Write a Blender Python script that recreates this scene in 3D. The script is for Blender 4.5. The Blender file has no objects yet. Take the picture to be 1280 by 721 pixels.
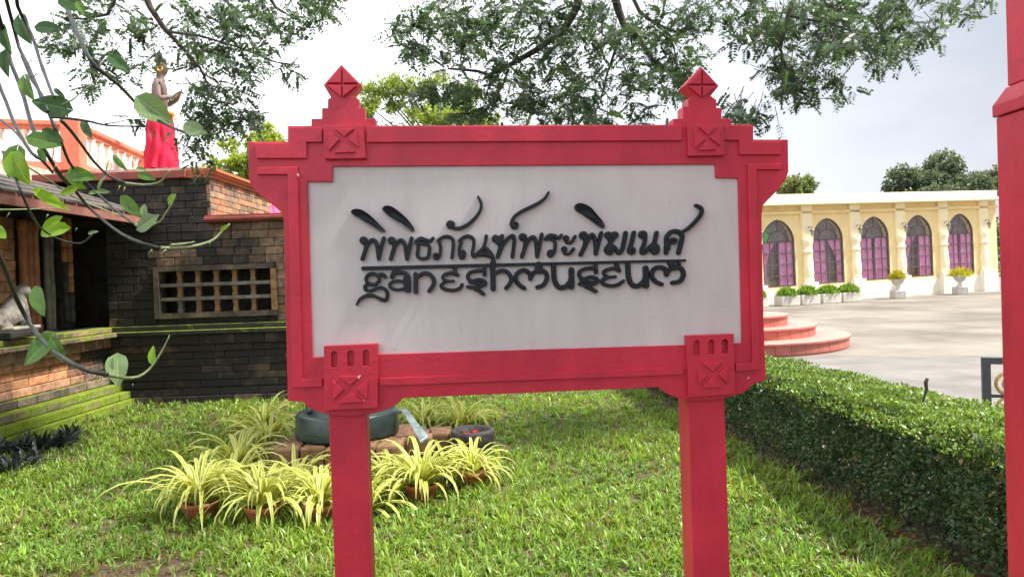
import bpy, bmesh, math, random
import numpy as np
from mathutils import Vector, Matrix
random.seed(7); rng = np.random.default_rng(11)
SC = bpy.context.scene; COL = SC.collection
R_ = math.radians
# ------------------------------------------------------------------ camera
CAMZ, FPX, HOR, ROLL = 1.55, 930.0, 348.0, R_(2.0)
pit = math.atan((360.5 - HOR) / FPX)
CF = Vector((0, math.cos(pit), -math.sin(pit))); U0 = Vector((0, math.sin(pit), math.cos(pit))); R0 = Vector((1, 0, 0))
CR = R0 * math.cos(ROLL) - U0 * math.sin(ROLL); CU = R0 * math.sin(ROLL) + U0 * math.cos(ROLL)
CP = Vector((0, 0, CAMZ))
cam = bpy.data.cameras.new('camera'); cam.sensor_width = 36; cam.lens = 36 * FPX / 1280; cam.clip_start = .05; cam.clip_end = 3000
camo = bpy.data.objects.new('camera', cam); COL.objects.link(camo); SC.camera = camo
camo.matrix_world = Matrix(((CR.x, CU.x, -CF.x, CP.x), (CR.y, CU.y, -CF.y, CP.y), (CR.z, CU.z, -CF.z, CP.z), (0, 0, 0, 1)))
# ------------------------------------------------------------------ light
SUN_EL, SUN_AZ = R_(56), R_(95)          # azimuth measured from +Y towards +X
sd = Vector((math.sin(SUN_AZ) * math.cos(SUN_EL), math.cos(SUN_AZ) * math.cos(SUN_EL), math.sin(SUN_EL)))
sun = bpy.data.lights.new('sun', 'SUN'); sun.energy = 4.6; sun.angle = R_(7); sun.color = (1, .95, .86)
suno = bpy.data.objects.new('sun', sun); COL.objects.link(suno); suno.rotation_euler = sd.to_track_quat('Z', 'Y').to_euler(); suno.location = (0, 0, 20)
W = bpy.data.worlds.new('World'); SC.world = W; W.use_nodes = True
nt = W.node_tree; nt.nodes.clear(); N = nt.nodes.new; L = nt.links.new
wo = N('ShaderNodeOutputWorld'); bg = N('ShaderNodeBackground'); L(bg.outputs[0], wo.inputs[0])
sky = N('ShaderNodeTexSky'); sky.sky_type = 'NISHITA'; sky.sun_disc = False; sky.sun_elevation = SUN_EL; sky.sun_rotation = SUN_AZ
sky.dust_density = 3; sky.air_density = 1.2
sc_ = N('ShaderNodeVectorMath'); sc_.operation = 'SCALE'; sc_.inputs[3].default_value = .09; L(sky.outputs[0], sc_.inputs[0])
tc = N('ShaderNodeTexCoord'); mp = N('ShaderNodeMapping'); mp.inputs['Scale'].default_value = (1, 1, 2.6); L(tc.outputs['Generated'], mp.inputs[0])
nz = N('ShaderNodeTexNoise'); nz.inputs['Scale'].default_value = 2.2; nz.inputs['Detail'].default_value = 6; nz.inputs['Roughness'].default_value = .55; L(mp.outputs[0], nz.inputs[0])
sx = N('ShaderNodeSeparateXYZ'); L(tc.outputs['Generated'], sx.inputs[0])
# brighter thin cloud towards the left of the view, greyer to the right, as in the photograph
mr = N('ShaderNodeMapRange'); mr.inputs[1].default_value = .62; mr.inputs[2].default_value = -.25; mr.inputs[3].default_value = 0; mr.inputs[4].default_value = 1; L(sx.outputs[0], mr.inputs[0])
ad = N('ShaderNodeMath'); ad.operation = 'MULTIPLY_ADD'; ad.inputs[1].default_value = .75; ad.inputs[2].default_value = -.37; L(nz.outputs[0], ad.inputs[0])
ad2 = N('ShaderNodeMath'); ad2.operation = 'ADD'; L(ad.outputs[0], ad2.inputs[0]); L(mr.outputs[0], ad2.inputs[1])
cr = N('ShaderNodeValToRGB'); L(ad2.outputs[0], cr.inputs[0])
cr.color_ramp.elements[0].color = (.32, .335, .375, 1); cr.color_ramp.elements[1].color = (1.02, 1.03, 1.06, 1)
e = cr.color_ramp.elements.new(.45); e.color = (.52, .54, .58, 1)
mx = N('ShaderNodeMix'); mx.data_type = 'RGBA'; mx.inputs[0].default_value = .88; L(sc_.outputs[0], mx.inputs[6]); L(cr.outputs[0], mx.inputs[7])
L(mx.outputs[2], bg.inputs[0]); bg.inputs[1].default_value = 1.0
SC.view_settings.view_transform = 'Standard'; SC.view_settings.look = 'None'; SC.view_settings.gamma = 1; SC.view_settings.exposure = 1.1
SC.view_settings.use_curve_mapping = False
SC.render.engine = 'CYCLES'; SC.cycles.max_bounces = 7; SC.cycles.transparent_max_bounces = 12; SC.cycles.caustics_reflective = False; SC.cycles.caustics_refractive = False
SC.cycles.use_denoising = True
# ------------------------------------------------------------------ helpers
def ray(u, v): return CF + CR * ((u - 640) / FPX) + CU * ((360.5 - v) / FPX)
def PY(u, v, y): d = ray(u, v); return CP + d * ((y - CP.y) / d.y)
def PX(u, v, x): d = ray(u, v); return CP + d * ((x - CP.x) / d.x)
def PZ(u, v, z): d = ray(u, v); return CP + d * ((z - CP.z) / d.z)
def plane(u, v, o, n): d = ray(u, v); return CP + d * ((o - CP).dot(n) / d.dot(n))

def tag(o, label=None, cat=None, group=None, kind=None):
    if label: o['label'] = label
    if cat: o['category'] = cat
    if group: o['group'] = group
    if kind: o['kind'] = kind
    return o
def thing(name, label, cat, loc=(0, 0, 0), rotz=0, group=None, mat=None):
    o = bpy.data.objects.new(name, None); COL.objects.link(o); o.empty_display_size = .2
    if mat is not None: o.matrix_world = mat
    else: o.location = loc; o.rotation_euler = (0, 0, rotz)
    return tag(o, label, cat, group)
def link(name, me, m=None, parent=None, world=False):
    o = bpy.data.objects.new(name, me); COL.objects.link(o)
    if m is not None and not me.materials: me.materials.append(m)
    if parent is not None:
        o.parent = parent
        if world:      # mesh given in world space under an Empty standing at the thing's base
            b = parent.matrix_basis if parent.parent is None else Matrix()
            o.matrix_parent_inverse = b.inverted()
    return o
class MB:
    def __init__(s): s.v = []; s.f = []; s.sm = []
    def add(s, vs, fs, smooth=False):
        b = len(s.v); s.v += [tuple(p) for p in vs]; s.f += [tuple(i + b for i in f) for f in fs]; s.sm += [smooth] * len(fs); return s
    def box(s, a, b, M=None):
        x0, y0, z0 = a; x1, y1, z1 = b
        vs = [Vector(p) for p in ((x0, y0, z0), (x1, y0, z0), (x1, y1, z0), (x0, y1, z0), (x0, y0, z1), (x1, y0, z1), (x1, y1, z1), (x0, y1, z1))]
        if M is not None: vs = [M @ p for p in vs]
        return s.add(vs, [(0, 3, 2, 1), (4, 5, 6, 7), (0, 1, 5, 4), (1, 2, 6, 5), (2, 3, 7, 6), (3, 0, 4, 7)])
    def cbox(s, c, d, M=None): return s.box([c[i] - d[i] / 2 for i in range(3)], [c[i] + d[i] / 2 for i in range(3)], M)
    def tube(s, pts, rad, n=8, caps=True, smooth=True):
        pts = [Vector(p) for p in pts]; m = len(pts)
        if not hasattr(rad, '__len__'): rad = [rad] * m
        vs = []; up = Vector((.13, .2, 1)).normalized(); prev = None
        for i, p in enumerate(pts):
            t = (pts[min(i + 1, m - 1)] - pts[max(i - 1, 0)]).normalized()
            a = prev - t * prev.dot(t) if prev is not None else t.cross(up)
            if a.length < 1e-5: a = t.cross(Vector((1, 0, 0)))
            a.normalize(); prev = a; b = t.cross(a)
            vs += [p + (a * math.cos(2 * math.pi * k / n) + b * math.sin(2 * math.pi * k / n)) * rad[i] for k in range(n)]
        fs = [(i * n + k, i * n + (k + 1) % n, (i + 1) * n + (k + 1) % n, (i + 1) * n + k) for i in range(m - 1) for k in range(n)]
        s.add(vs, fs, smooth)
        if caps:
            b = len(s.v) - len(vs); s.f += [tuple(b + k for k in range(n - 1, -1, -1)), tuple(b + (m - 1) * n + k for k in range(n))]; s.sm += [False, False]
        return s
    def lathe(s, prof, n=16, c=(0, 0, 0), sx=1, sy=1, smooth=True, a0=0, wob=0):
        vs = []; m = len(prof)
        for r, z in prof:
            for k in range(n):
                a = a0 + 2 * math.pi * k / n; q = r * (1 + (wob * math.sin(3 * a + z * 9) if wob else 0))
                vs.append((c[0] + q * math.cos(a) * sx, c[1] + q * math.sin(a) * sy, c[2] + z))
        fs = [(i * n + k, i * n + (k + 1) % n, (i + 1) * n + (k + 1) % n, (i + 1) * n + k) for i in range(m - 1) for k in range(n)]
        s.add(vs, fs, smooth); b = len(s.v) - len(vs)
        if prof[0][0] > 1e-4: s.f.append(tuple(b + k for k in range(n - 1, -1, -1))); s.sm.append(False)
        if prof[-1][0] > 1e-4: s.f.append(tuple(b + (m - 1) * n + k for k in range(n))); s.sm.append(False)
        return s
    def prism(s, poly, y0, y1, M=None):      # poly in (x,z), extruded along y
        n = len(poly); vs = [Vector((p[0], y0, p[1])) for p in poly] + [Vector((p[0], y1, p[1])) for p in poly]
        if M is not None: vs = [M @ p for p in vs]
        ar = sum(poly[i][0] * poly[(i + 1) % n][1] - poly[(i + 1) % n][0] * poly[i][1] for i in range(n))
        f0 = tuple(range(n)); f1 = tuple(range(2 * n - 1, n - 1, -1))
        sd_ = [(i, i + n, (i + 1) % n + n, (i + 1) % n) for i in range(n)]
        if ar < 0: f0 = f0[::-1]; f1 = f1[::-1]; sd_ = [q[::-1] for q in sd_]
        return s.add(vs, [f0, f1] + sd_)
    def build(s, name, m=None, parent=None, world=False, bevel=0):
        me = bpy.data.meshes.new(name); me.from_pydata(s.v, [], s.f)
        me.polygons.foreach_set('use_smooth', s.sm); me.update()
        o = link(name, me, m, parent, world)
        if bevel:
            b = o.modifiers.new('bevel', 'BEVEL'); b.width = bevel; b.segments = 2; b.limit_method = 'ANGLE'; b.angle_limit = R_(40)
        return o
def holed(outer, holes, y0, y1):
    """polygon with holes in xz, extruded from y0 (front) to y1"""
    bm = bmesh.new(); ed = []
    for lp in [outer] + holes:
        vs = [bm.verts.new((p[0], y0, p[1])) for p in lp]
        ed += [bm.edges.new((vs[i], vs[(i + 1) % len(vs)])) for i in range(len(vs))]
    bmesh.ops.triangle_fill(bm, use_beauty=True, use_dissolve=False, edges=ed, normal=(0, -1, 0))
    r = bmesh.ops.extrude_face_region(bm, geom=list(bm.faces))
    for g in r['geom']:
        if isinstance(g, bmesh.types.BMVert): g.co.y = y1
    bmesh.ops.recalc_face_normals(bm, faces=list(bm.faces))
    me = bpy.data.meshes.new('m'); bm.to_mesh(me); bm.free(); return me
def mesh_np(name, V, Q, col=None, smooth=False):
    """V (n,3), Q (m,4) quads"""
    me = bpy.data.meshes.new(name); me.vertices.add(len(V)); me.vertices.foreach_set('co', np.asarray(V, np.float32).ravel())
    me.loops.add(Q.size); me.loops.foreach_set('vertex_index', np.asarray(Q, np.int32).ravel())
    me.polygons.add(len(Q)); me.polygons.foreach_set('loop_start', np.arange(0, Q.size, 4, dtype=np.int32))
    if smooth: me.polygons.foreach_set('use_smooth', np.ones(len(Q), bool))
    if col is not None:
        a = me.color_attributes.new('Col', 'FLOAT_COLOR', 'POINT')
        c = np.ones((len(V), 4), np.float32); c[:, :3] = col; a.data.foreach_set('color', c.ravel())
    me.update(calc_edges=True); me.validate(); return me
def nrm(a): return a / np.maximum(np.linalg.norm(a, axis=1, keepdims=True), 1e-6)
def leaf_quads(C, D, Nn, Ln, Wd, fold=.25):
    """diamond leaves: base at C, pointing D, facing Nn"""
    D = nrm(D); S = nrm(np.cross(D, Nn)); Nn = np.cross(S, D); n = len(C)
    Ln = np.broadcast_to(np.asarray(Ln, float).reshape(-1, 1), (n, 1)); Wd = np.broadcast_to(np.asarray(Wd, float).reshape(-1, 1), (n, 1))
    V = np.empty((n, 4, 3)); V[:, 0] = C; V[:, 1] = C + D * Ln * .45 + S * Wd * .5 + Nn * Wd * fold; V[:, 2] = C + D * Ln; V[:, 3] = C + D * Ln * .45 - S * Wd * .5 + Nn * Wd * fold
    return V.reshape(-1, 3), np.arange(n * 4).reshape(-1, 4)
def rdir(n): return nrm(rng.normal(size=(n, 3)))
# ------------------------------------------------------------------ materials
MATS = {}
def mat(name, col, rough=.6, var=.15, scale=6, bump=.2, bscale=None, spec=.4, metal=0, col2=None, coat=0, detail=6, coords='Object', rnd=0, lo=.35, hi=.68, streak=0):
    if name in MATS: return MATS[name]
    m = bpy.data.materials.new(name); m.use_nodes = True; t = m.node_tree; n = t.nodes.new; l = t.links.new
    b = t.nodes['Principled BSDF']; b.inputs['Roughness'].default_value = rough; b.inputs['Specular IOR Level'].default_value = spec; b.inputs['Metallic'].default_value = metal; b.inputs['Coat Weight'].default_value = coat
    if coords == 'World': g = n('ShaderNodeNewGeometry'); vec = g.outputs['Position']
    else: g = n('ShaderNodeTexCoord'); vec = g.outputs['Object']
    z = n('ShaderNodeTexNoise'); z.inputs['Scale'].default_value = scale; z.inputs['Detail'].default_value = detail; z.inputs['Roughness'].default_value = .62; l(vec, z.inputs[0])
    r = n('ShaderNodeValToRGB'); r.color_ramp.elements[0].position = lo; r.color_ramp.elements[1].position = hi
    c2 = col2 or tuple(c * (1 + var) for c in col); c1 = col if col2 else tuple(c * (1 - var) for c in col)
    r.color_ramp.elements[0].color = (*c1, 1); r.color_ramp.elements[1].color = (*c2, 1); l(z.outputs[0], r.inputs[0]); out = r.outputs[0]
    if rnd:
        oi = n('ShaderNodeObjectInfo'); h = n('ShaderNodeHueSaturation'); q = n('ShaderNodeMapRange'); q.inputs[3].default_value = 1 - rnd; q.inputs[4].default_value = 1 + rnd
        l(oi.outputs['Random'], q.inputs[0]); l(q.outputs[0], h.inputs['Value']); l(out, h.inputs['Color']); out = h.outputs[0]
    if streak:      # rain streaks and grime running down the paint
        ma = n('ShaderNodeMapping'); ma.inputs['Scale'].default_value = (4, 4, .8); l(vec, ma.inputs[0]); zs_ = n('ShaderNodeTexNoise'); zs_.inputs['Scale'].default_value = 3; zs_.inputs['Detail'].default_value = 8; zs_.inputs['Roughness'].default_value = .7; l(ma.outputs[0], zs_.inputs[0])
        qs = n('ShaderNodeMapRange'); qs.inputs[1].default_value = .42; qs.inputs[2].default_value = .72; qs.inputs[3].default_value = 1.06; qs.inputs[4].default_value = 1 - streak; l(zs_.outputs[0], qs.inputs[0])
        vs_ = n('ShaderNodeVectorMath'); vs_.operation = 'SCALE'; l(out, vs_.inputs[0]); l(qs.outputs[0], vs_.inputs[3]); out = vs_.outputs[0]
    l(out, b.inputs['Base Color'])
    if bump:
        z2 = n('ShaderNodeTexNoise'); z2.inputs['Scale'].default_value = bscale or scale * 6; z2.inputs['Detail'].default_value = 4; l(vec, z2.inputs[0])
        bp = n('ShaderNodeBump'); bp.inputs['Strength'].default_value = bump; bp.inputs['Distance'].default_value = .01; l(z2.outputs[0], bp.inputs['Height']); l(bp.outputs[0], b.inputs['Normal'])
    MATS[name] = m; return m
def leafmat(name, col=None, trans=.3, rough=.45, spec=.4, tcol=(1.3, 1.25, .6), var=.25, vein=False):
    """leaf surface: colour from the mesh's Col attribute (or col), light passing through"""
    if name in MATS: return MATS[name]
    m = bpy.data.materials.new(name); m.use_nodes = True; t = m.node_tree; n = t.nodes.new; l = t.links.new
    b = t.nodes['Principled BSDF']; b.inputs['Roughness'].default_value = rough; b.inputs['Specular IOR Level'].default_value = spec
    if col is None: a = n('ShaderNodeAttribute'); a.attribute_name = 'Col'; c = a.outputs['Color']
    else:
        oi = n('ShaderNodeObjectInfo'); h = n('ShaderNodeHueSaturation'); h.inputs['Color'].default_value = (*col, 1)
        q = n('ShaderNodeMapRange'); q.inputs[3].default_value = 1 - var; q.inputs[4].default_value = 1 + var; l(oi.outputs['Random'], q.inputs[0]); l(q.outputs[0], h.inputs['Value'])
        zz = n('ShaderNodeTexNoise'); zz.inputs['Scale'].default_value = 18; g = n('ShaderNodeTexCoord'); l(g.outputs['Object'], zz.inputs[0])
        q2 = n('ShaderNodeMapRange'); q2.inputs[3].default_value = .75; q2.inputs[4].default_value = 1.3; l(zz.outputs[0], q2.inputs[0]); l(q2.outputs[0], h.inputs['Saturation']); c = h.outputs[0]
        if vein:      # pale midrib and faint side veins in the leaf's own coordinates
            s3 = n('ShaderNodeSeparateXYZ'); l(g.outputs['Object'], s3.inputs[0]); ab = n('ShaderNodeMath'); ab.operation = 'ABSOLUTE'; l(s3.outputs[0], ab.inputs[0])
            m1 = n('ShaderNodeMapRange'); m1.inputs[1].default_value = .022; m1.inputs[2].default_value = .008; l(ab.outputs[0], m1.inputs[0])
            sb = n('ShaderNodeMath'); sb.operation = 'MULTIPLY_ADD'; sb.inputs[1].default_value = -.9; l(ab.outputs[0], sb.inputs[0]); l(s3.outputs[1], sb.inputs[2])
            sn_ = n('ShaderNodeMath'); sn_.operation = 'SINE'; mm = n('ShaderNodeMath'); mm.operation = 'MULTIPLY'; mm.inputs[1].default_value = 38; l(sb.outputs[0], mm.inputs[0]); l(mm.outputs[0], sn_.inputs[0])
            m2 = n('ShaderNodeMapRange'); m2.inputs[1].default_value = .9; m2.inputs[2].default_value = 1; m2.inputs[4].default_value = .35; l(sn_.outputs[0], m2.inputs[0])
            mxv = n('ShaderNodeMath'); mxv.operation = 'MAXIMUM'; l(m1.outputs[0], mxv.inputs[0]); l(m2.outputs[0], mxv.inputs[1])
            mv = n('ShaderNodeMix'); mv.data_type = 'RGBA'; mv.inputs[7].default_value = (col[0] * 1.9 + .04, col[1] * 1.6 + .04, col[2] * 2 + .03, 1); l(mxv.outputs[0], mv.inputs[0]); l(c, mv.inputs[6]); c = mv.outputs[2]
    l(c, b.inputs['Base Color'])
    tr = n('ShaderNodeBsdfTranslucent'); v = n('ShaderNodeVectorMath'); v.operation = 'MULTIPLY'; v.inputs[1].default_value = tcol; l(c, v.inputs[0]); l(v.outputs[0], tr.inputs[0])
    ms = n('ShaderNodeMixShader'); ms.inputs[0].default_value = trans; l(b.outputs[0], ms.inputs[1]); l(tr.outputs[0], ms.inputs[2]); l(ms.outputs[0], t.nodes['Material Output'].inputs[0])
    MATS[name] = m; return m
def brickmat():
    """old brick: tint, black mould and moss amounts come from each brick's own object colour (r=mould, g=moss, b=orange)"""
    m = bpy.data.materials.new('old_brick'); m.use_nodes = True; t = m.node_tree; n = t.nodes.new; l = t.links.new
    b = t.nodes['Principled BSDF']; b.inputs['Roughness'].default_value = .85; b.inputs['Specular IOR Level'].default_value = .25
    oi = n('ShaderNodeObjectInfo'); se = n('ShaderNodeSeparateColor'); l(oi.outputs['Color'], se.inputs[0])
    g = n('ShaderNodeNewGeometry')
    def mixc(f, a, c):
        q = n('ShaderNodeMix'); q.data_type = 'RGBA'
        for s, i in ((f, 0), (a, 6), (c, 7)):
            if isinstance(s, tuple): q.inputs[i].default_value = (*s, 1)
            else: l(s, q.inputs[i])
        return q.outputs[2]
    c = mixc(se.outputs[2], (.24, .2, .15), (.58, .27, .14))
    h = n('ShaderNodeHueSaturation'); q = n('ShaderNodeMapRange'); q.inputs[3].default_value = .75; q.inputs[4].default_value = 1.2; l(oi.outputs['Random'], q.inputs[0]); l(q.outputs[0], h.inputs['Value']); l(c, h.inputs['Color'])
    z3 = n('ShaderNodeTexNoise'); z3.inputs['Scale'].default_value = 14; z3.inputs['Detail'].default_value = 6; l(g.outputs['Position'], z3.inputs[0])
    q3 = n('ShaderNodeMapRange'); q3.inputs[1].default_value = .3; q3.inputs[2].default_value = .7; q3.inputs[3].default_value = .65; q3.inputs[4].default_value = 1.3; l(z3.outputs[0], q3.inputs[0])
    vm = n('ShaderNodeVectorMath'); vm.operation = 'SCALE'; l(h.outputs[0], vm.inputs[0]); l(q3.outputs[0], vm.inputs[3])
    z = n('ShaderNodeTexNoise'); z.inputs['Scale'].default_value = 2.6; z.inputs['Detail'].default_value = 8; z.inputs['Roughness'].default_value = .68; l(g.outputs['Position'], z.inputs[0])
    a = n('ShaderNodeMath'); a.operation = 'ADD'; l(z.outputs[0], a.inputs[0]); l(se.outputs[0], a.inputs[1])
    r = n('ShaderNodeMapRange'); r.inputs[1].default_value = .8; r.inputs[2].default_value = 1.25; l(a.outputs[0], r.inputs[0])
    c = mixc(r.outputs[0], vm.outputs[0], (.042, .039, .037))
    z2 = n('ShaderNodeTexNoise'); z2.inputs['Scale'].default_value = 6; z2.inputs['Detail'].default_value = 8; l(g.outputs['Position'], z2.inputs[0])
    sn = n('ShaderNodeSeparateXYZ'); l(g.outputs['Normal'], sn.inputs[0])
    mu = n('ShaderNodeMath'); mu.operation = 'MULTIPLY_ADD'; mu.inputs[1].default_value = .3; l(sn.outputs[2], mu.inputs[0]); l(z2.outputs[0], mu.inputs[2])
    a2 = n('ShaderNodeMath'); a2.operation = 'ADD'; l(mu.outputs[0], a2.inputs[0]); l(se.outputs[1], a2.inputs[1])
    r2 = n('ShaderNodeMapRange'); r2.inputs[1].default_value = .95; r2.inputs[2].default_value = 1.2; l(a2.outputs[0], r2.inputs[0])
    z4 = n('ShaderNodeTexNoise'); z4.inputs['Scale'].default_value = 25; l(g.outputs['Position'], z4.inputs[0])
    mo = mixc(z4.outputs[0], (.06, .1, .012), (.26, .34, .03))
    c = mixc(r2.outputs[0], c, mo); l(c, b.inputs['Base Color'])
    bp = n('ShaderNodeBump'); bp.inputs['Strength'].default_value = .7; bp.inputs['Distance'].default_value = .012; zb = n('ShaderNodeTexNoise'); zb.inputs['Scale'].default_value = 40; zb.inputs['Detail'].default_value = 5; l(g.outputs['Position'], zb.inputs[0]); l(zb.outputs[0], bp.inputs['Height']); l(bp.outputs[0], b.inputs['Normal'])
    return m
BR = brickmat()
RED = mat('red_paint', (.5, .022, .052), .42, .12, 5, .12, 60, .45, streak=.13)
RED2 = mat('red_paint_faded', (.49, .023, .05), .45, .12, 4, .12, 50, .45, streak=.13)
PANEL = mat('panel_paint', (.55, .515, .53), .5, .05, 3, .05, 80, .35, streak=.05)
BLK = mat('letter_paint', (.008, .012, .018), .45, .3, 20, .15, 90, .3)
TERRA = mat('terracotta', (.5, .16, .075), .7, .2, 9, .3, 50)
CORAL = mat('coral_paint', (.68, .2, .12), .6, .1, 4, .1, 40)
COPR = mat('red_coping', (.3, .075, .06), .7, .25, 5, .25, 40)
STONEW = mat('pale_stone', (.5, .46, .4), .8, .3, 7, .4, 40)
DARK = mat('dark_stone', (.05, .047, .045), .8, .4, 6, .5, 30)
GREYST = mat('grey_stone', (.2, .185, .165), .85, .3, 8, .6, 30)
# ------------------------------------------------------------------ the sign
SO = Vector((.03, 2.4, 0)); SY = R_(5.5)
SM = Matrix.Translation(SO) @ Matrix.Rotation(SY, 4, 'Z'); SMI = SM.inverted(); SN = Vector((math.sin(SY), -math.cos(SY), 0))
def sg(u, v): p = SMI @ plane(u, v, SO, SN); return (p.x, p.z)
def sgl(l): return [sg(*p) for p in l]
sign = thing('museum_sign', 'red framed museum sign on two posts with black raised lettering on a pale board', 'sign', mat=SM)
outer = [(427.3,82),(452.3,107.5),(441,121),(445,123),(449,125.4),(449,136.2),(456.5,136.2),(456.5,149.4),(470,149.4),(470,158.2),
 (840,156.9),(840,149.4),(852,149.4),(852,134.4),(858.7,134.4),(858.7,126),(861,123),(864.5,121),(853.2,108.7),(875,85),(896.9,108.7),(887,121),(889.4,123),(894,126),(894,136),(900.4,136),(900.4,149.4),(912.4,149.4),(912.4,156.4),(939.9,156.4),(939.9,175.4),
 (983,175.4),(983.6,215),(980,226),(970,238.5),(952,257),(950.2,270),(952.7,400),(955.6,474),(938,480),(934,485.5),(926.5,490.5),(903,497),(883,500),(866,500),(850,498),(838,494),(831,490),(824,483.2),
 (504,496.5),(499,502),(489.7,508),(475,513.5),(459.8,517),(445,518.6),(433,519),(418,517.8),(406.5,515.5),(395,512),(387.4,509),(382,504),(380.6,501.2),(361,500),(358.6,410),(355.4,272),(353,266),(335,251),(322,241.5),(315,233),(312.3,224),(311,178.2),(360.7,177.9),(360.7,158.3),(389.9,158.3),(389.9,149.4),(403.1,149.4),(403.1,136.2),(410.4,136.2),(410.4,125.4),(414.4,123),(404.9,107.5)]
hole = [(385.1,227.8),(416.4,227.8),(416.4,208.8),(892.4,206),(893,222.9),(921.1,223.4),(925.9,428.3),(913.5,429),(852.4,430.8),(473,442.4),(406.5,445.8),(391.6,445.8)]
me = holed(sgl(outer), [sgl(hole)], -.012, .045)
fr = link('frame', me, RED, sign); bv = fr.modifiers.new('b', 'BEVEL'); bv.width = .0022; bv.segments = 2; bv.limit_method = 'ANGLE'; bv.angle_limit = R_(50)
MB().prism(sgl([(382,205),(924,202),(929,433),(389,449)]), -.003, .03).build('panel', PANEL, sign)
def strip(name, poly, y0=-.022, y1=-.008, m=RED, parent=sign, bev=.0018): return MB().prism(sgl(poly), y0, y1).build(name, m, parent, bevel=bev)
# raised mouldings
strip('moulding', [(459,160),(850,158.5),(850,177.2),(459,179.6)])
strip('moulding', [(320,180.5),(363.5,180.5),(363.5,161),(404,161),(404,179.4),(384.4,179.4),(384.4,199.4),(323,199.4)])
strip('moulding', [(902,159),(937,159),(937,178),(973,178),(973,194.8),(921.1,194.8),(921.1,176.9),(902,176.9)])
strip('moulding', [(323,210.5),(373.5,209.5),(379.2,473),(404,472),(404,482),(367,483.2),(361.2,219.3),(323,219.3)])
strip('moulding', [(931.5,206.2),(973,206),(973,213.2),(942.5,213.2),(946.5,461),(917,463),(916.4,453.5),(937.2,452.5)])
strip('moulding', [(475,471.5),(852,458.3),(852,467.2),(475,481)])
def motif(blk, tris, slots=(), depth=-.03):
    b = link('corner_block', holed(sgl(blk), [sgl(s) for s in slots], depth, -.008), RED, sign)
    if slots: MB().prism(sgl([(x + (2 if i in (0, 3) else -2), y + (2 if i < 2 else -2)) for i, (x, y) in enumerate(blk)]), -.016, -.009).build('slot_backing', RED, b)
    q = b.modifiers.new('b', 'BEVEL'); q.width = .0016; q.segments = 2; q.limit_method = 'ANGLE'; q.angle_limit = R_(50)
    for t_ in tris: MB().prism(sgl(t_), depth - .008, depth + .002).build('triangle', RED, b, bevel=.0012)
    return b
def c1(l, ou, ov, s): return [(ou + x / s, ov + y / s) for x, y in l]
def slot(x0, x1, y0, y1, ou, ov, s): 
    h = (x1 - x0) * .35
    return c1([(x0, y1), (x0, y0 + h), (x0 + h, y0), (x1 - h, y0), (x1, y0 + h), (x1, y1)], ou, ov, s)
K = 4.005
motif(c1([(425,360),(622,357),(634,520),(430,523)], 300, 70, K), [c1(t, 300, 70, K) for t in ([(450,395),(505,430),(453,485)], [(482,378),(578,376),(530,415)], [(545,428),(592,388),(598,468)], [(525,443),(585,492),(480,496)])])
motif(c1([(143,356),(322,354),(328,505),(147,508)], 820, 70, K), [c1(t, 820, 70, K) for t in ([(173,382),(228,425),(176,472)], [(195,368),(282,366),(240,407)], [(250,420),(298,385),(302,462)], [(234,437),(283,479),(192,483)])])
K = 6.011
bl = motif([(406.6,431.3),(473.6,428.3),(472.6,508),(407.4,510.7)], [c1(t, 340, 410, K) for t in ([(470,385),(548,450),(470,525)], [(515,352),(672,350),(597,418)], [(727,378),(648,447),(722,515)], [(600,468),(682,540),(520,548)])],
      [slot(455,500,168,287,340,410,K), slot(575,625,162,280,340,410,K), slot(690,738,157,275,340,410,K)])
br = motif([(854,418.6),(912.8,416.3),(914.8,490.7),(857.4,494.8)], [c1(t, 800, 400, K) for t in ([(405,350),(478,405),(412,475)], [(437,313),(580,310),(517,378)], [(625,335),(560,400),(628,470)], [(515,413),(585,492),(440,500)])],
      [slot(380,426,145,256,800,400,K), slot(490,534,142,247,800,400,K), slot(590,638,137,245,800,400,K)])
DKRED = mat('slot_dark_red', (.16, .02, .03), .7, .4, 30, .2)
MB().tube([Vector((*[sg(800 + x / K, 400 + y / K)[0]], -.016, sg(800 + x / K, 400 + y / K)[1])) for x, y in ((628,178),(602,178),(600,160),(614,148),(630,158),(630,200),(622,228),(600,232))], .0014, 6).build('slot_mark', DKRED, br)  # curled dark red mark in the last slot of the right block
# diamond finials
for (cx, cy, hw, ht, hb) in ((428.5, 107.5, 20.5, 22, 17), (875, 108.7, 19, 20.5, 16)):
    for t_ in ([(-.93,-.07),(-.06,-.97),(-.06,-.07)], [(.06,-.97),(.93,-.07),(.06,-.07)], [(-.93,.07),(-.06,.07),(-.06,.93)], [(.06,.07),(.93,.07),(.06,.93)]):
        strip('finial_facet', [(cx + x * hw, cy + y * (ht if y < 0 else hb)) for x, y in t_], -.022, -.01)
# posts
for u0, u1, vt in ((411, 458, 530), (861, 907, 520)):
    x0 = sg(u0, vt)[0]; x1 = sg(u1, vt)[0]
    MB().box((x0, .004, -.3), (x1, .108, sg(u0, 300)[1])).build('post', RED2, sign, bevel=.003)
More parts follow.
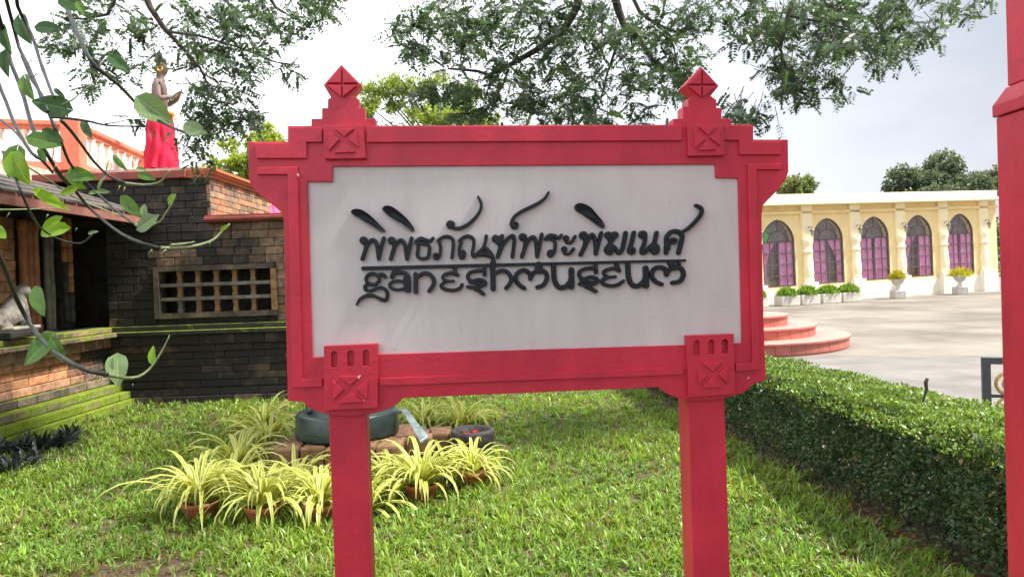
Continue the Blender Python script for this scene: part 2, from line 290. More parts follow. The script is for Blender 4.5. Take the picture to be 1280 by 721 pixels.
# small paint chips showing white primer
CHIP = mat('primer_chip', (.75, .68, .66), .7, .1)
for u, v, r in ((374,219.5,1.5),(375,221.5,.9),(450,469.3,1.6),(451.5,467.8,1),(933,472,1),(934.5,470.6,.8),(881,495,.7),(456.3,498,.6)):
    x, z = sg(u, v); k = r * .0023; y = -.0235 if u < 440 else (-.0385 if v > 460 and u < 460 else -.0125)
    MB().prism([(x - k, z - k * .6), (x + k * .4, z - k), (x + k, z + k * .5), (x - k * .3, z + k)], y - .0004, y + .003).build('paint_chip', CHIP, sign)
for u, v in ((479,338.5),(478,337),(640,258),(505,421),(493,437),(566,332),(633,321),(576,413),(615,414),(817,396),(873,352),(871,256),(849,257),(837,253),(560,261),(457,334),(500,330)):
    x, z = sg(u, v); k = .0009 + random.random() * .0012
    MB().prism([(x - k, z - k), (x + k, z - k * .6), (x + k * .6, z + k * 1.4)], -.0034, -.001).build('grime_speck', DARK, sign)
# ---- lettering: raised strokes
CR_ = {'A': (430, 230), 'B': (580, 230), 'C': (730, 230), 'D': (430, 310), 'E': (580, 300), 'F': (730, 300)}
def cat(pts, w, step=4.0):
    P = [np.array(p, float) for p in pts]; ww = list(w) if hasattr(w, '__len__') else [w] * len(P); out = []; ow = []
    for i in range(len(P) - 1):
        p0 = P[max(i - 1, 0)]; p1 = P[i]; p2 = P[i + 1]; p3 = P[min(i + 2, len(P) - 1)]; n = max(2, int(np.linalg.norm(p2 - p1) / step / 2))
        for k in range(n):
            t = k / n; out.append(.5 * (2 * p1 + (p2 - p0) * t + (2 * p0 - 5 * p1 + 4 * p2 - p3) * t * t + (3 * p1 - p0 - 3 * p2 + p3) * t ** 3)); ow.append(ww[i] * (1 - t) + ww[i + 1] * t)
    out.append(P[-1]); ow.append(ww[-1]); return out, ow
lay = [0]
def ribbon(mb, crop, pts, w):
    ou, ov = CR_[crop]; lay[0] += 1; base = -.0165 - (lay[0] % 9) * .00028
    w = [x * 1.12 for x in w] if hasattr(w, '__len__') else w * 1.12
    C, Wd = cat(pts, w); n = len(C); T = []
    for i in range(n):
        d = C[min(i + 1, n - 1)] - C[max(i - 1, 0)]; T.append(d / max(np.linalg.norm(d), 1e-6))
    c0 = [(C[0] - T[0] * Wd[0] / 2 * math.sin(a), T[0], Wd[0] * math.cos(a)) for a in (1.5, 1.1, .6)]
    c9 = [(C[-1] + T[-1] * Wd[-1] / 2 * math.sin(a), T[-1], Wd[-1] * math.cos(a)) for a in (.6, 1.1, 1.5)]
    S = c0 + [(C[i], T[i], Wd[i]) for i in range(n)] + c9; vs = []; m = len(S)
    for i, (c, t, q) in enumerate(S):
        nn = np.array((-t[1], t[0])); yt = base - .0009 * i / m
        for s, y in ((.5, -.002), (.5, yt + .003), (.36, yt), (-.36, yt), (-.5, yt + .003), (-.5, -.002)):
            p = c + nn * q * s; x, z = sg(ou + p[0] / 8, ov + p[1] / 8); vs.append((x, y, z))
    fs = [(i * 6 + k, i * 6 + k + 1, (i + 1) * 6 + k + 1, (i + 1) * 6 + k) for i in range(m - 1) for k in range(5)]
    fs = [f if ((vs[f[1]][0] - vs[f[0]][0]) or 1) else f for f in fs]
    mb.add(vs, fs, False)
def disc(mb, crop, x, y, r): ribbon(mb, crop, [(x - .5, y), (x + .5, y)], 2 * r)
def letter(crop, strokes, discs=()):
    mb = MB()
    for pts, w in strokes: ribbon(mb, crop, pts, w)
    for d in discs: disc(mb, crop, *d)
    return mb.build('letter', BLK, sign)
def ell(cx, cy, rx, ry, n=14, a0=0): return [(cx + rx * math.cos(a0 + 2 * math.pi * k / n), cy + ry * math.sin(a0 + 2 * math.pi * k / n)) for k in range(n + 1)]
def drop(crop, pts, ang):
    ou, ov = CR_[crop]; pts, _ = cat(pts + [pts[0]], 1, 6); pts = pts[:-1]; cx = sum(p[0] for p in pts) / len(pts); cy = sum(p[1] for p in pts) / len(pts)
    P = [sg(ou + p[0] / 8, ov + p[1] / 8) for p in pts]; I = [sg(ou + (cx + (p[0] - cx) * .62 ) / 8, ov + (cy + (p[1] - cy) * .42) / 8) for p in pts]; n = len(P)
    vs = [(x, -.002, z) for x, z in P] + [(x, -.015, z) for x, z in P] + [(x * .97 + i[0] * .03, -.018, z * .97 + i[1] * .03) for (x, z), i in zip(P, I)] + [(x, -.0105, z) for x, z in I]
    fs = [(k * n + i, k * n + (i + 1) % n, (k + 1) * n + (i + 1) % n, (k + 1) * n + i) for k in range(3) for i in range(n)] + [tuple(3 * n + i for i in range(n))]
    MB().add(vs, fs).build('vowel_mark', BLK, sign)
drop('A', [(72,280),(100,255),(160,255),(215,280),(280,330),(340,390),(412,465),(400,482),(360,475),(300,440),(230,395),(150,340),(85,305)], .6)
drop('A', [(385,255),(400,228),(440,220),(490,235),(560,285),(630,350),(680,410),(705,455),(695,478),(650,460),(560,400),(480,345),(410,290)], .7)
drop('B', [(1100,235),(1115,205),(1155,195),(1200,205),(1260,240),(1320,310),(1370,370),(1400,425),(1385,445),(1340,425),(1260,365),(1180,310),(1110,265)], .7)
letter('A', [([(222,570),(222,640),(205,700),(187,750)],36), ([(212,670),(235,615),(268,572),(302,562),(330,610),(342,690),(350,750)],34), ([(352,735),(372,640),(400,545)],34)], [(200,566,37)])
letter('A', [([(500,570),(502,640),(485,700),(470,750)],36), ([(490,670),(515,615),(548,575),(582,564),(610,610),(622,690),(632,750)],34), ([(634,735),(655,640),(678,545)],34)], [(479,566,36)])
letter('A', [([(725,578),(770,548),(820,562),(862,570),(890,545)],[40,40,34,32,30]), ([(738,580),(742,640),(735,715),(760,742),(795,748),(840,730),(854,660),(850,620),(800,598),(740,595)],31)])
letter('A', [([(928,705),(908,705),(905,735),(930,748),(955,720),(965,650),(958,600),(945,568),(990,533),(1040,527),(1083,552),(1092,605),(1085,680),(1078,738)],29)])
ribbon_m = MB(); ribbon(ribbon_m, 'A', [(1060,428),(1120,447),(1180,437),(1250,398),(1320,330),(1362,265),(1370,200),(1340,132)], [30,32,32,32,30,28,24,18]); disc(ribbon_m, 'A', 1066, 408, 40); ribbon_m.build('vowel_mark', BLK, sign)
letter('A', [([(1190,672),(1204,692),(1190,738),(1166,735),(1152,690),(1157,620),(1172,585),(1155,568),(1205,530),(1255,525),(1295,560),(1293,630),(1282,695),(1300,728),(1340,690),(1390,640),(1412,580),(1420,522)],30), ([(1405,640),(1450,680),(1480,730),(1497,800)],38), ([(1350,705),(1400,700),(1450,715)],44)])
letter('B', [([(300,540),(330,572),(358,590),(376,522)],36), ([(365,570),(355,650),(335,728)],36), ([(345,710),(388,612),(440,542),(483,518),(500,560),(492,640),(480,730)],32)], [(318,548,38),(350,580,32)])
m_ = MB(); ribbon(m_, 'B', [(512,392),(530,405),(515,440),(485,435),(472,395),(497,335),(560,285),(640,245),(740,195),(802,148),(840,88)], [24,26,28,30,30,30,32,32,30,26,18]); m_.build('vowel_mark', BLK, sign)
letter('B', [([(608,540),(610,610),(595,670),(575,728)],36), ([(600,650),(620,605),(652,550),(690,532),(715,585),(728,725)],34), ([(733,705),(755,600),(772,505)],32)], [(584,532,36)])
letter('B', [([(815,552),(850,518),(900,522),(940,543),(968,512)],[34,36,34,30,26]), ([(840,545),(895,565),(906,620),(893,688),(862,722),(840,702),(858,670),(880,688)],30)], [(862,705,18)])
letter('B', [([(1005,555),(1030,590),(1072,580),(1105,525)],27), ([(985,665),(1010,700),(1052,695),(1090,650)],27)], [(1014,543,27),(996,653,27)])
letter('B', [([(1205,530),(1208,590),(1190,645),(1160,708)],36), ([(1190,650),(1222,585),(1268,508),(1302,560),(1311,700)],34), ([(1315,688),(1340,590),(1365,492)],34)], [(1186,516,38)])
letter('C', [([(235,525),(265,575),(300,525)],36), ([(268,570),(235,620),(212,655),(230,690),(262,690),(272,650)],34), ([(240,612),(292,632),(338,690),(370,662),(392,580),(408,490)],36)], [(236,514,34),(298,512,34),(238,655,36)])
letter('C', [([(490,488),(475,560),(452,640)],36), ([(455,630),(440,672),(462,694),(490,682),(490,652),(462,642)],30)])
letter('C', [([(603,505),(600,580),(572,650),(572,690),(605,680),(652,630),(692,592),(717,490)],36), ([(700,600),(730,640),(722,682),(690,690),(668,660)],34)], [(578,508,38),(700,652,34)])
letter('C', [([(812,690),(815,600),(817,532),(860,482),(920,475),(968,512),(965,572),(935,690)],38), ([(838,650),(840,592),(862,560),(892,552),(910,568),(890,590),(862,582)],28), ([(955,490),(1030,447),(1110,370),(1160,300),(1158,245),(1108,218)],[30,32,34,34,32,28])])
u_ = MB(); u_.prism(sgl([(452.3,333.1),(856,324),(856,326.8),(452.3,337.8)]), -.0158, -.002); u_.build('underline_bar', BLK, sign, bevel=.001)
letter('D', [(ell(290,310,66,54,14,-.6),31), ([(345,270),(392,262),(414,290)],32), ([(250,352),(212,385),(225,420),(280,425),(340,398),(400,402),(436,450),(424,512),(390,518),(330,490),(270,472),(210,482),(160,515),(128,565)],[28,30,30,30,30,30,32,36,34,30,34,34,26,14])])
letter('D', [([(482,290),(500,252),(560,245),(620,255),(645,305),(645,425)],[40,40,38,40,40,42]), (ell(540,372,82,44,14,-.4),28), ([(500,215),(505,250)],40), ([(615,300),(625,420)],40)])
letter('D', [([(718,262),(720,438)],42), ([(735,290),(790,255),(850,258),(893,305),(895,362),(852,428)],38)])
letter('D', [([(1138,270),(1080,248),(1005,266),(988,300),(1025,328),(1095,330)],[34,32,32,30,26,26]), ([(1020,332),(972,372),(1002,408),(1090,422),(1158,400),(1180,362)],[28,32,32,32,32,28]), ([(1108,195),(1112,258)],40)])
letter('E', [([(202,350),(200,308),(120,310),(55,330),(36,378),(80,408),(150,395),(205,412),(208,442),(140,470),(90,474),(38,468)],32), ([(55,420),(100,430),(170,440),(205,430)],28), ([(105,485),(150,508),(192,538)],[34,36,36]), ([(205,260),(205,320)],30)])
letter('E', [([(283,235),(290,488)],46), ([(305,335),(380,306),(440,330),(470,388),(452,440),(418,480)],36)])
letter('E', [([(600,482),(540,440),(513,380),(538,325),(600,302),(652,335),(660,388)],38), ([(660,388),(690,332),(750,303),(810,325),(825,380),(790,448),(730,472)],38), ([(470,386),(515,384)],30), ([(740,255),(745,300)],70)])
letter('E', [([(890,255),(900,400),(940,468),(1000,470),(1050,425),(1068,380)],44), ([(1068,298),(1070,468)],48)])
letter('F', [([(112,325),(108,282),(0,290),(-50,322),(-45,370),(0,388),(60,368),(122,388),(124,420),(60,448),(0,448),(-50,438)],32), ([(-40,400),(30,420),(100,415)],26), ([(15,465),(60,485),(108,512)],36), ([(110,230),(110,290)],30)])
letter('F', [([(345,308),(330,282),(260,288),(197,312),(197,345),(240,370),(305,366)],[34,32,32,32,30,28,26]), ([(230,372),(178,402),(188,438),(250,458),(330,448),(385,408)],[30,34,34,34,32,28]), ([(320,235),(325,290)],40)])
letter('F', [([(430,235),(440,380),(480,452),(540,455),(590,412),(608,370)],44), ([(608,282),(612,458)],50)])
letter('F', [([(765,442),(700,410),(667,350),(692,292),(750,272),(802,295),(815,348)],38), ([(815,348),(850,292),(910,272),(968,292),(983,350),(950,410),(875,428)],38), ([(860,230),(880,275)],60), ([(935,222),(945,262)],26)])
# ------------------------------------------------------------------ ground, plaza
def struct(o): return tag(o, kind='structure')
def soilmat():
    m = mat('soil', (.05, .036, .022), .9, 0, 3, .8, 30, .2, col2=(.125, .092, .056), coords='World'); return m
g = MB(); S = 900
g.add([(-S, -S, 0), (S, -S, 0), (S, S, 0), (-S, S, 0)], [(0, 1, 2, 3)]); struct(g.build('ground', soilmat()))
TURF = mat('far_turf', (.045, .075, .018), .95, 0, 2.5, .8, 40, .1, col2=(.1, .14, .03), coords='World')
q = MB(); q.add([(-.9, 10.4, .005), (2.1, 10.4, .005), (.5, 58, .005), (-40, 58, .005), (-40, 17, .005), (-.9, 17, .005)], [(0, 1, 2, 3, 4, 5)]); struct(q.build('turf', TURF))
def zp(y): return .006 + max(0, y - 12) * .0135
ys = [-6, 12, 20, 28, 34, 42, 60]
pl = MB(); 
vs = []; fs = []
for y in ys: vs += [(2.55 - .075 * (min(y, 12) - 5) - max(0, y - 12) * .05, y, zp(y)), (70, y, zp(y))]
for i in range(len(ys) - 1): fs.append((2 * i, 2 * i + 1, 2 * i + 3, 2 * i + 2))
pl.add(vs, fs)
CONC = mat('concrete', (.135, .118, .098), .75, 0, .35, .3, 25, .3, col2=(.245, .22, .19), coords='World', detail=9, lo=.38, hi=.62)
struct(pl.build('plaza', CONC))
# kerb line crossing the plaza: a slightly raised older slab in front
lip = MB(); a = PZ(940, 452, 0); b = PZ(1262, 444, 0)
CONC2 = mat('concrete_old', (.15, .14, .13), .8, 0, 1.2, .5, 60, .25, col2=(.225, .213, .2), coords='World', detail=9)
pts = [PZ(930, 446, 0), PZ(1010, 444, 0), PZ(1100, 447, 0), PZ(1180, 448, 0), PZ(1240, 444, 0), PZ(1330, 436, 0)]
vs = [(p.x, p.y, .02) for p in pts] + [(9.5, 2, .02), (3.0, 2, .02), (2.6, 6, .02)]
n = len(vs); lip.add(vs + [(x, y, -.02) for x, y, z in vs], [tuple(range(n))[::-1]] + [(i, (i + 1) % n, (i + 1) % n + n, i + n) for i in range(n)]); struct(lip.build('pavement', CONC2))
# ------------------------------------------------------------------ round red steps
STEP = mat('red_step_tile', (.42, .13, .1), .45, .14, 3, .15, 50, .4)
STEPR = mat('riser_tile', (.4, .13, .1), .5, .16, 5, .2, 50, .35, rnd=.12)
STEPT = mat('step_tread', (.56, .26, .22), .4, .14, 3, .1, 50, .45)
sc0 = PY(905, 430, 15.2); cx, cy = sc0.x, 15.2
stp = thing('round_steps', 'three tier round red steps at the edge of the plaza', 'steps', (cx, cy, zp(cy)))
rads = [PY(1050, 415, cy).x - cx, PY(1013, 400, cy).x - cx, PY(981, 385, cy).x - cx]
zz = zp(cy); hh = .2
for i, r in enumerate(rads):
    st = MB(); n = 72; z0 = -.1 if i == 0 else i * hh; z1 = (i + 1) * hh
    st.lathe([(r - .05, z0), (r - .05, z1 - .035), (r, z1 - .03), (r, z1)], n, smooth=False); o = st.build('step', STEP, stp)
    nt_ = int(2 * math.pi * r / .3); tl_ = MB(); w_ = math.pi / nt_ - .004 / r; zb_ = max(z0, 0) + .006; vv = []
    for rr_ in (r - .055, r - .034):
        for aa in (-w_, 0, w_):
            for zz_ in (zb_, z1 - .038): vv.append((rr_ * math.cos(aa), rr_ * math.sin(aa), zz_))
    tl_.add(vv, [(6, 8, 9, 7), (8, 10, 11, 9), (6, 7, 1, 0), (10, 4, 5, 11), (7, 9, 3, 1), (9, 11, 5, 3)]); t0_ = tl_.build('riser_tile', STEPR, o)
    for k_ in range(1, nt_): t1_ = t0_.copy(); COL.objects.link(t1_); t1_.rotation_euler = (0, 0, 2 * math.pi * k_ / nt_)
    td = MB(); td.lathe([(r - .004, z1 + .0), (r - .004, z1 + .006)], n, smooth=False); td.build('tread', STEPT, o)
# ------------------------------------------------------------------ yellow arcade building
B1 = PY(1074, 374, 30); B2 = PY(1249, 359, 32.9); bx_ = (B2 - B1).normalized(); by_ = Vector((-bx_.y, bx_.x, 0)).normalized(); bz_ = bx_.cross(by_)
BO = B1 - bx_ * 7.0
BM = Matrix(((bx_.x, by_.x, bz_.x, BO.x), (bx_.y, by_.y, bz_.y, BO.y), (bx_.z, by_.z, bz_.z, BO.z), (0, 0, 0, 1))); BI = BM.inverted()
def fb(u, v): p = BI @ plane(u, v, BO, -by_); return p.x, p.z
def fo(x, y, d): o_ = BO - by_ * d; p_ = BI @ plane(930 + x / 3.277, 180 + y / 3.277, o_, -by_); return p_.x
def fc(x, y): return fb(930 + x / 3.277, 180 + y / 3.277)
bld = thing('yellow_building', 'single storey cream yellow building with pointed arch windows and pilasters', 'building', mat=BM)
CREAM = mat('cream_paint', (.88, .71, .37), .75, .06, 2, .1, 30, .25); CREAML = mat('cream_paint_light', (.92, .82, .56), .75, .06, 2, .1, 30, .25); WHITEW = mat('white_wall', (.85, .8, .7), .75, .06, 2, .1, 30, .25)
FRAME = mat('window_frame', (.12, .085, .09), .5, .2, 10, 0); IN = mat('room_interior', (.24, .2, .19), .9, .3, 3, 0)
CURT = mat('pink_curtain', (.76, .3, .56), .8, .18, 6, .2, 30, .2)
def glassmat():
    m = bpy.data.materials.new('window_glass'); m.use_nodes = True; t = m.node_tree; gl = t.nodes.new('ShaderNodeBsdfGlossy'); gl.inputs['Roughness'].default_value = .03; tr = t.nodes.new('ShaderNodeBsdfTransparent'); ms = t.nodes.new('ShaderNodeMixShader'); 
    ms.inputs[0].default_value = .055; t.links.new(tr.outputs[0], ms.inputs[1]); t.links.new(gl.outputs[0], ms.inputs[2]); t.links.new(ms.outputs[0], t.nodes['Material Output'].inputs[0]); return m
GLASS = glassmat()
wc = [(82,212,585,400,308),(283,407,567,390,302),(475,593,555,382,296),(662,775,547,375,290),(840,950,537,370,286)]
wins = []
for l_, r_, s_, sp, ap in wc:
    m = (l_ + r_) / 2; wins.append((fc(l_, s_)[0], fc(r_, s_)[0], fc(m, s_)[1], fc(m, sp)[1], fc(m, ap)[1]))
spc = (wins[4][0] - wins[0][0]) / 4; wd = sum(w[1] - w[0] for w in wins) / 5; zs = sum(w[2] for w in wins) / 5; zsp = sum(w[3] for w in wins) / 5; zap = sum(w[4] for w in wins) / 5
X0 = wins[0][0] + wd / 2; NW = 7; cxs = [X0 + spc * i for i in range(-2, 5)]
ztop = sum(fc(x, y)[1] for x, y in ((180, 207), (990, 190))) / 2; zcor = sum(fc(x, y)[1] for x, y in ((80, 256), (1030, 233))) / 2
XR = fc(1036, 400)[0]; XL = cxs[0] - spc * .55
def arch(cx, w, zs, zsp, zap, n=9, d=0):
    h = w / 2 + d; pts = [(cx - h, zs - d), (cx + h, zs - d), (cx + h, zsp)]
    for k in range(1, n):
        t = k / n; pts.append((cx + h * math.cos(t * math.pi / 2) ** .8, zsp + (zap + d - zsp) * (1 - (1 - t) ** 1.35)))
    pts.append((cx, zap + d)); pts += [(2 * cx - x, z) for x, z in pts[-2:2:-1]]; pts.append((cx - h, zsp)); return pts
link('wall', holed([(XL, -1), (XR, -1), (XR, zcor), (XL, zcor)], [arch(c, wd, zs, zsp, zap) for c in cxs], 0, .28), CREAM, bld)
MB().box((XL, .3, -1), (XR, 9, zcor)).build('inner_block', IN, bld)
for x0_, x1_ in ((XL - .2, XL - .002), (XR - .15, XR + .002)): MB().box((x0_, .285 if x1_ > XR - 1 else .0, -1), (x1_, 9.05, zcor + .1)).build('end_wall', CREAM, bld)
# dado in white, parapet, cornice, frieze
MB().box((XL, -.03, -1), (XR, -.002, zs - .1)).build('white_dado', WHITEW, bld)
MB().box((XL, -.02, zcor + .14), (XR + .1, 9, ztop)).build('parapet', CREAML, bld)
MB().box((XL, -.5, zcor), (XR + .35, 0, zcor + .12)).build('cornice', CREAML, bld, bevel=.02)
MB().box((XL, -.12, zcor - .32), (XR, -.001, zcor - .22)).build('frieze', CREAM, bld)
zcap = fc(460, 388)[1]; zpb = fc(460, 552)[1]
def pilaster(x, w):
    MB().box((x - w * .46, -.12, zcap + .02), (x + w * .46, -.002, zcor - .002)).build('pilaster', CREAML, bld, bevel=.01)
    H = zcap - zpb; c = MB(); r = w * .44
    c.lathe([(r * .92, 0), (r * .97, .06 * H), (r * .84, .09 * H), (r * .86, .13 * H), (r * .98, .2 * H), (r * .95, .34 * H), (r * .86, .5 * H), (r * .78, .64 * H), (r * .8, .7 * H), (r * .96, .72 * H), (r * .96, .76 * H), (r * .78, .78 * H), (r * .82, .86 * H), (r * .95, .93 * H), (r * 1.05, .97 * H), (r * 1.05, H + .018)], 18, (x, -.06, zpb), sy=.6)
    c.build('column', CREAML, bld)
    MB().box((x - w * .54, -.24, -1), (x + w * .56, -.032, zpb - .002)).build('pedestal', WHITEW, bld, bevel=.01)
pw = fc(290, 300)[0] - fc(243, 300)[0]; px0 = fc(254, 400)[0]; pxs = [px0 + spc * i for i in range(-3, 5)]
for x in pxs: pilaster(x, pw)
LANT = mat('lantern_metal', (.12, .1, .09), .5, .2); LGL = mat('lantern_glass', (.36, .33, .28), .2, .1, 10, 0)
for x in pxs[2:]:
    z = zcap + .28; q = MB(); q.tube([(x + .02, -.12, z + .22), (x + .02, -.24, z + .28), (x + .05, -.3, z + .26), (x + .05, -.3, z + .18)], .013, 6); o = q.build('wall_lantern', LANT, bld)
    MB().lathe([(.02, .1), (.1, .02), (.085, 0)], 6, (x + .05, -.3, z + .09), smooth=False).build('lantern_cap', LANT, o); MB().lathe([(.04, -.2), (.075, 0)], 6, (x + .05, -.3, z + .09), smooth=False).build('lantern_glass', LGL, o)
def wave(mb, x0, x1, z0, z1, y, tie=None):
    nx, nz = 22, 8; vs = []
    for j in range(nz + 1):
        t = j / nz
        for i in range(nx + 1):
            s = i / nx; a, b = x0, x1
            if tie is not None:      # gathered towards one side below the tie height
                k = min(1, t / tie) if t < tie else max(.25, 1 - (t - tie) * .6); k = 1 - .72 * math.sin(min(t / tie, 1) * math.pi / 2)
                if tie_side[0] < 0: b = x0 + (x1 - x0) * k
                else: a = x1 - (x1 - x0) * k
            vs.append((a + (b - a) * s, y + .035 * math.sin(s * 34 + t), z1 - (z1 - z0) * t))
    mb.add(vs, [(j * (nx + 1) + i, j * (nx + 1) + i + 1, (j + 1) * (nx + 1) + i + 1, (j + 1) * (nx + 1) + i) for j in range(nz) for i in range(nx)], True)
tie_side = [-1]
modes = [(None, None), (None, None), ('t', None), (None, 't'), (None, None), ('t', None), (None, None)]
for i, c in enumerate(cxs):
    fr_o = link('window', holed(arch(c, wd, zs, zsp, zap, d=-.002), [arch(c, wd, zs, zsp, zap, d=-.06)], .012, .07), FRAME, bld)
    MB().prism(arch(c, wd, zs, zsp, zap, d=-.04), .036, .042).build('pane', GLASS, fr_o)
    for k, t_ in ((1, .035), (2, .06), (3, .035)):
        x = c - wd / 2 + wd * k / 4; MB().box((x - t_ / 2, .022, zs + .04), (x + t_ / 2, .05, zsp)).build('mullion', FRAME, fr_o)
    for k in range(1, 5): z = zs + (zsp - zs) * k / 4; MB().box((c - wd / 2 + .05, .018, z - .02), (c + wd / 2 - .05, .054, z + .02)).build('glazing_bar', FRAME, fr_o)
    mb = MB(); mb.tube([(c + wd * .3 * math.cos(a * math.pi / 8), .04, zsp + .42 * math.sin(a * math.pi / 8)) for a in range(9)], .022, 6); mb.build('fanlight_arc', FRAME, fr_o)
    for a in (.25, .5, .75): mb = MB(); an = a * math.pi; mb.tube([(c + wd * .3 * math.cos(an), .04, zsp + .42 * math.sin(an)), (c + wd * .46 * math.cos(an), .04, zsp + (.42 + (.5 if a == .5 else .2)) * math.sin(an))], .02, 6); mb.build('fanlight_bar', FRAME, fr_o)
    g = wd * .03
    for s, md in zip((-1, 1), modes[i]):
        x0, x1 = (c - wd / 2 + .05, c - g) if s < 0 else (c + g, c + wd / 2 - .05); cu = MB(); tie_side[0] = s; wave(cu, x0, x1, zs + .03, zsp, .12, .62 if md else None); cu.build('curtain', CURT, fr_o)
MB().box((cxs[2] - wd * .42, .1, zsp + .02), (cxs[2] - wd * .22, .14, zsp + .5)).build('green_blind', mat('green_blind', (.1, .5, .06), .7), bld)
# planters
PLW = mat('planter_concrete', (.55, .52, .47), .85, .15, 4, .4)
LEAFA = leafmat('leaf', None, .35, .5, .25)
def clump_leaves(n, size, Lr, Wr, base, up=.6, var=.25):
    """n leaves in a dome of given (x,y,z) radii"""
    a = rdir(n); a[:, 2] = np.abs(a[:, 2]); r = rng.random((n, 1)) ** .45; C = a * r * np.array(size)
    D = a + np.array((0, 0, up)) + rng.normal(0, .35, (n, 3)); V, Q = leaf_quads(C, D, rdir(n), rng.uniform(*Lr, n), rng.uniform(*Wr, n))
    c = np.repeat(np.array(base) * rng.uniform(1 - var, 1 + var, (n, 1)), 4, 0); return V, Q, c
px_list = [(45, 632), (176, 637), (258, 630), (344, 626), (427, 622)]
for i, (x, y) in enumerate(px_list):
    lx = fo(x, y, 1.3)
    p = BM @ Vector((lx, -1.3, 0)); p.z = zp(p.y); w = (fo(x + 39, y, 1.3) - fo(x - 39, y, 1.3)) * .96; Mp = Matrix.Translation(p) @ Matrix.Rotation(math.atan2(bx_.y, bx_.x), 4, 'Z')
    lab = ['green shrubs in a concrete planter box hidden partly behind the sign edge', 'green shrubs in a concrete planter box, second from the sign', 'green shrubs in a concrete planter box, middle of the row under the arches', 'green shrubs in a concrete planter box, second from the open end of the row', 'green shrubs in the concrete planter box farthest from the sign'][i]
    t_ = thing('planter_box', lab, 'planter', mat=Mp, group='planter boxes along the yellow building')
    MB().box((-w / 2, -.22, 0), (w / 2, .22, .36)).build('box', PLW, t_, bevel=.02)
    V, Q, c = clump_leaves(900, (w * .5, .26, .3), (.08, .16), (.03, .06), (.2, .33, .06)); V[:, 2] += .33; link('foliage', mesh_np('foliage', V, Q, c), LEAFA, t_)
URN = mat('urn_stone', (.55, .53, .5), .8, .2, 8, .3)
for i, (x, y, yb) in enumerate(((630, 545, 622), (885, 520, 600))):
    lx = fo(x, yb, 1.1); p = BM @ Vector((lx, -1.1, 0)); p.z = zp(p.y)
    t_ = thing('flower_urn', ['pale stone urn with a small yellow plant, nearer the planter boxes', 'pale stone urn overflowing with a wide yellow flowering plant by the far pilaster'][i], 'urn', p, group='stone urns in front of the yellow building')
    MB().box((-.3, -.3, 0), (.3, .3, .42)).build('plinth', URN, t_, bevel=.03)
    MB().lathe([(.2, .42), (.2, .48), (.08, .58), (.1, .66), (.26, .8), (.33, .98), (.36, 1.02), (.31, 1.03), (.25, .94)], 16).build('bowl', URN, t_)
    V, Q, c = clump_leaves(700, ((.36, .36, .42) if i == 0 else (.62, .62, .46)), (.12, .24), (.03, .06), (.42, .4, .04), .4); V[:, 2] += .98; link('foliage', mesh_np('foliage', V, Q, c), LEAFA, t_); t_.scale = (.74, .74, .74)
# ------------------------------------------------------------------ trees
BARK = mat('bark', (.06, .05, .042), .9, .3, 12, .6)
def crown(blobs, n, Ls, base, var=.3, droop=0.0, hi=None, asp=.45):
    """leaf clumps through ellipsoids: blobs (c, r)"""
    cs = []; vol = np.array([b[1][0] * b[1][1] * b[1][2] for b in blobs]); vol = vol ** .7; vol /= vol.sum()
    for (c, r), v in zip(blobs, vol):
        k = max(1, int(n * v / 14)); a = rdir(k) * (rng.random((k, 1)) ** .4) * np.array(r) + np.array(c)
        sub = np.repeat(a, 14, 0) + rng.normal(0, 1, (k * 14, 3)) * np.mean(r) * .13; cs.append((sub, np.repeat(rng.uniform(1 - var, 1 + var, (k, 1)), 14, 0)))
    C = np.vstack([c[0] for c in cs]); sh = np.vstack([c[1] for c in cs]); m = len(C); D = rdir(m); D[:, 2] -= droop
    L_ = rng.uniform(.6, 1.2, m) * Ls; V, Q = leaf_quads(C, D, rdir(m) + np.array((0, 0, .6)), L_, L_ * asp)
    col = np.repeat(np.array(base) * sh * rng.uniform(.8, 1.2, (m, 1)), 4, 0); return V, Q, col
def tree(name, label, base, h, blobs, n, Ls, colr, r0=.2, group=None, asp=.45, lean=0):
    base = Vector(base); t_ = thing(name, label, 'tree', base, group=group)
    B = [((c[0], c[1], c[2]), r) for c, r in blobs]; top = Vector((lean, 0, h * .5)); tr = MB()
    tr.tube([(0, 0, -.3), (lean * .3, .05, h * .2), (lean * .8, 0, h * .38), top], [r0 * 1.3, r0, r0 * .8, r0 * .6], 8)
    for c, r in B[::5]: cv = Vector(c); m = top.lerp(cv, .5) + Vector((0, 0, .1 * h)) * .4; tr.tube([top - Vector((0, 0, .12 * h)), m, cv], [r0 * .3, r0 * .16, r0 * .04], 6)
    tr.build('trunk', BARK, t_)
    V, Q, c = crown(B, n, Ls, colr, asp=asp); link('crown', mesh_np('crown', V, Q, c), LEAFA, t_); return t_
def blobs_px(lst, y, base, dy=1.0):
    out = []
    for u, v, ru, rv in lst:
        k = y / FPX
        for j in range(6):
            a_ = random.random() * 6.28; q_ = random.random() ** .5; f_ = random.uniform(.35, .62); p = PY(u + ru * q_ * math.cos(a_) * .75, v + rv * q_ * math.sin(a_) * .75, y + random.uniform(-.5, .5) * ru * k) - Vector(base); out.append(((p.x, p.y, p.z), (ru * k * f_, ru * k * f_, rv * k * f_)))
    return out
b0 = (32, 64, 0); tree('dark_tree', 'large dark green round tree behind the yellow building roof', b0, 12, blobs_px([(1150,222,38,20),(1190,212,34,20),(1225,228,24,18),(1125,236,18,12),(1180,240,60,16)], 58, b0), 20000, .34, (.125, .165, .115), .4)  # crown colour paled to stand in for distance haze
b1 = (22, 60, 0); tree('light_tree', 'pale green wispy tree top above the yellow roof beside the sign', b1, 10, blobs_px([(1000,228,18,15),(985,236,26,12),(1008,238,12,8)], 52, b1), 5000, .28, (.19, .24, .09), .3)
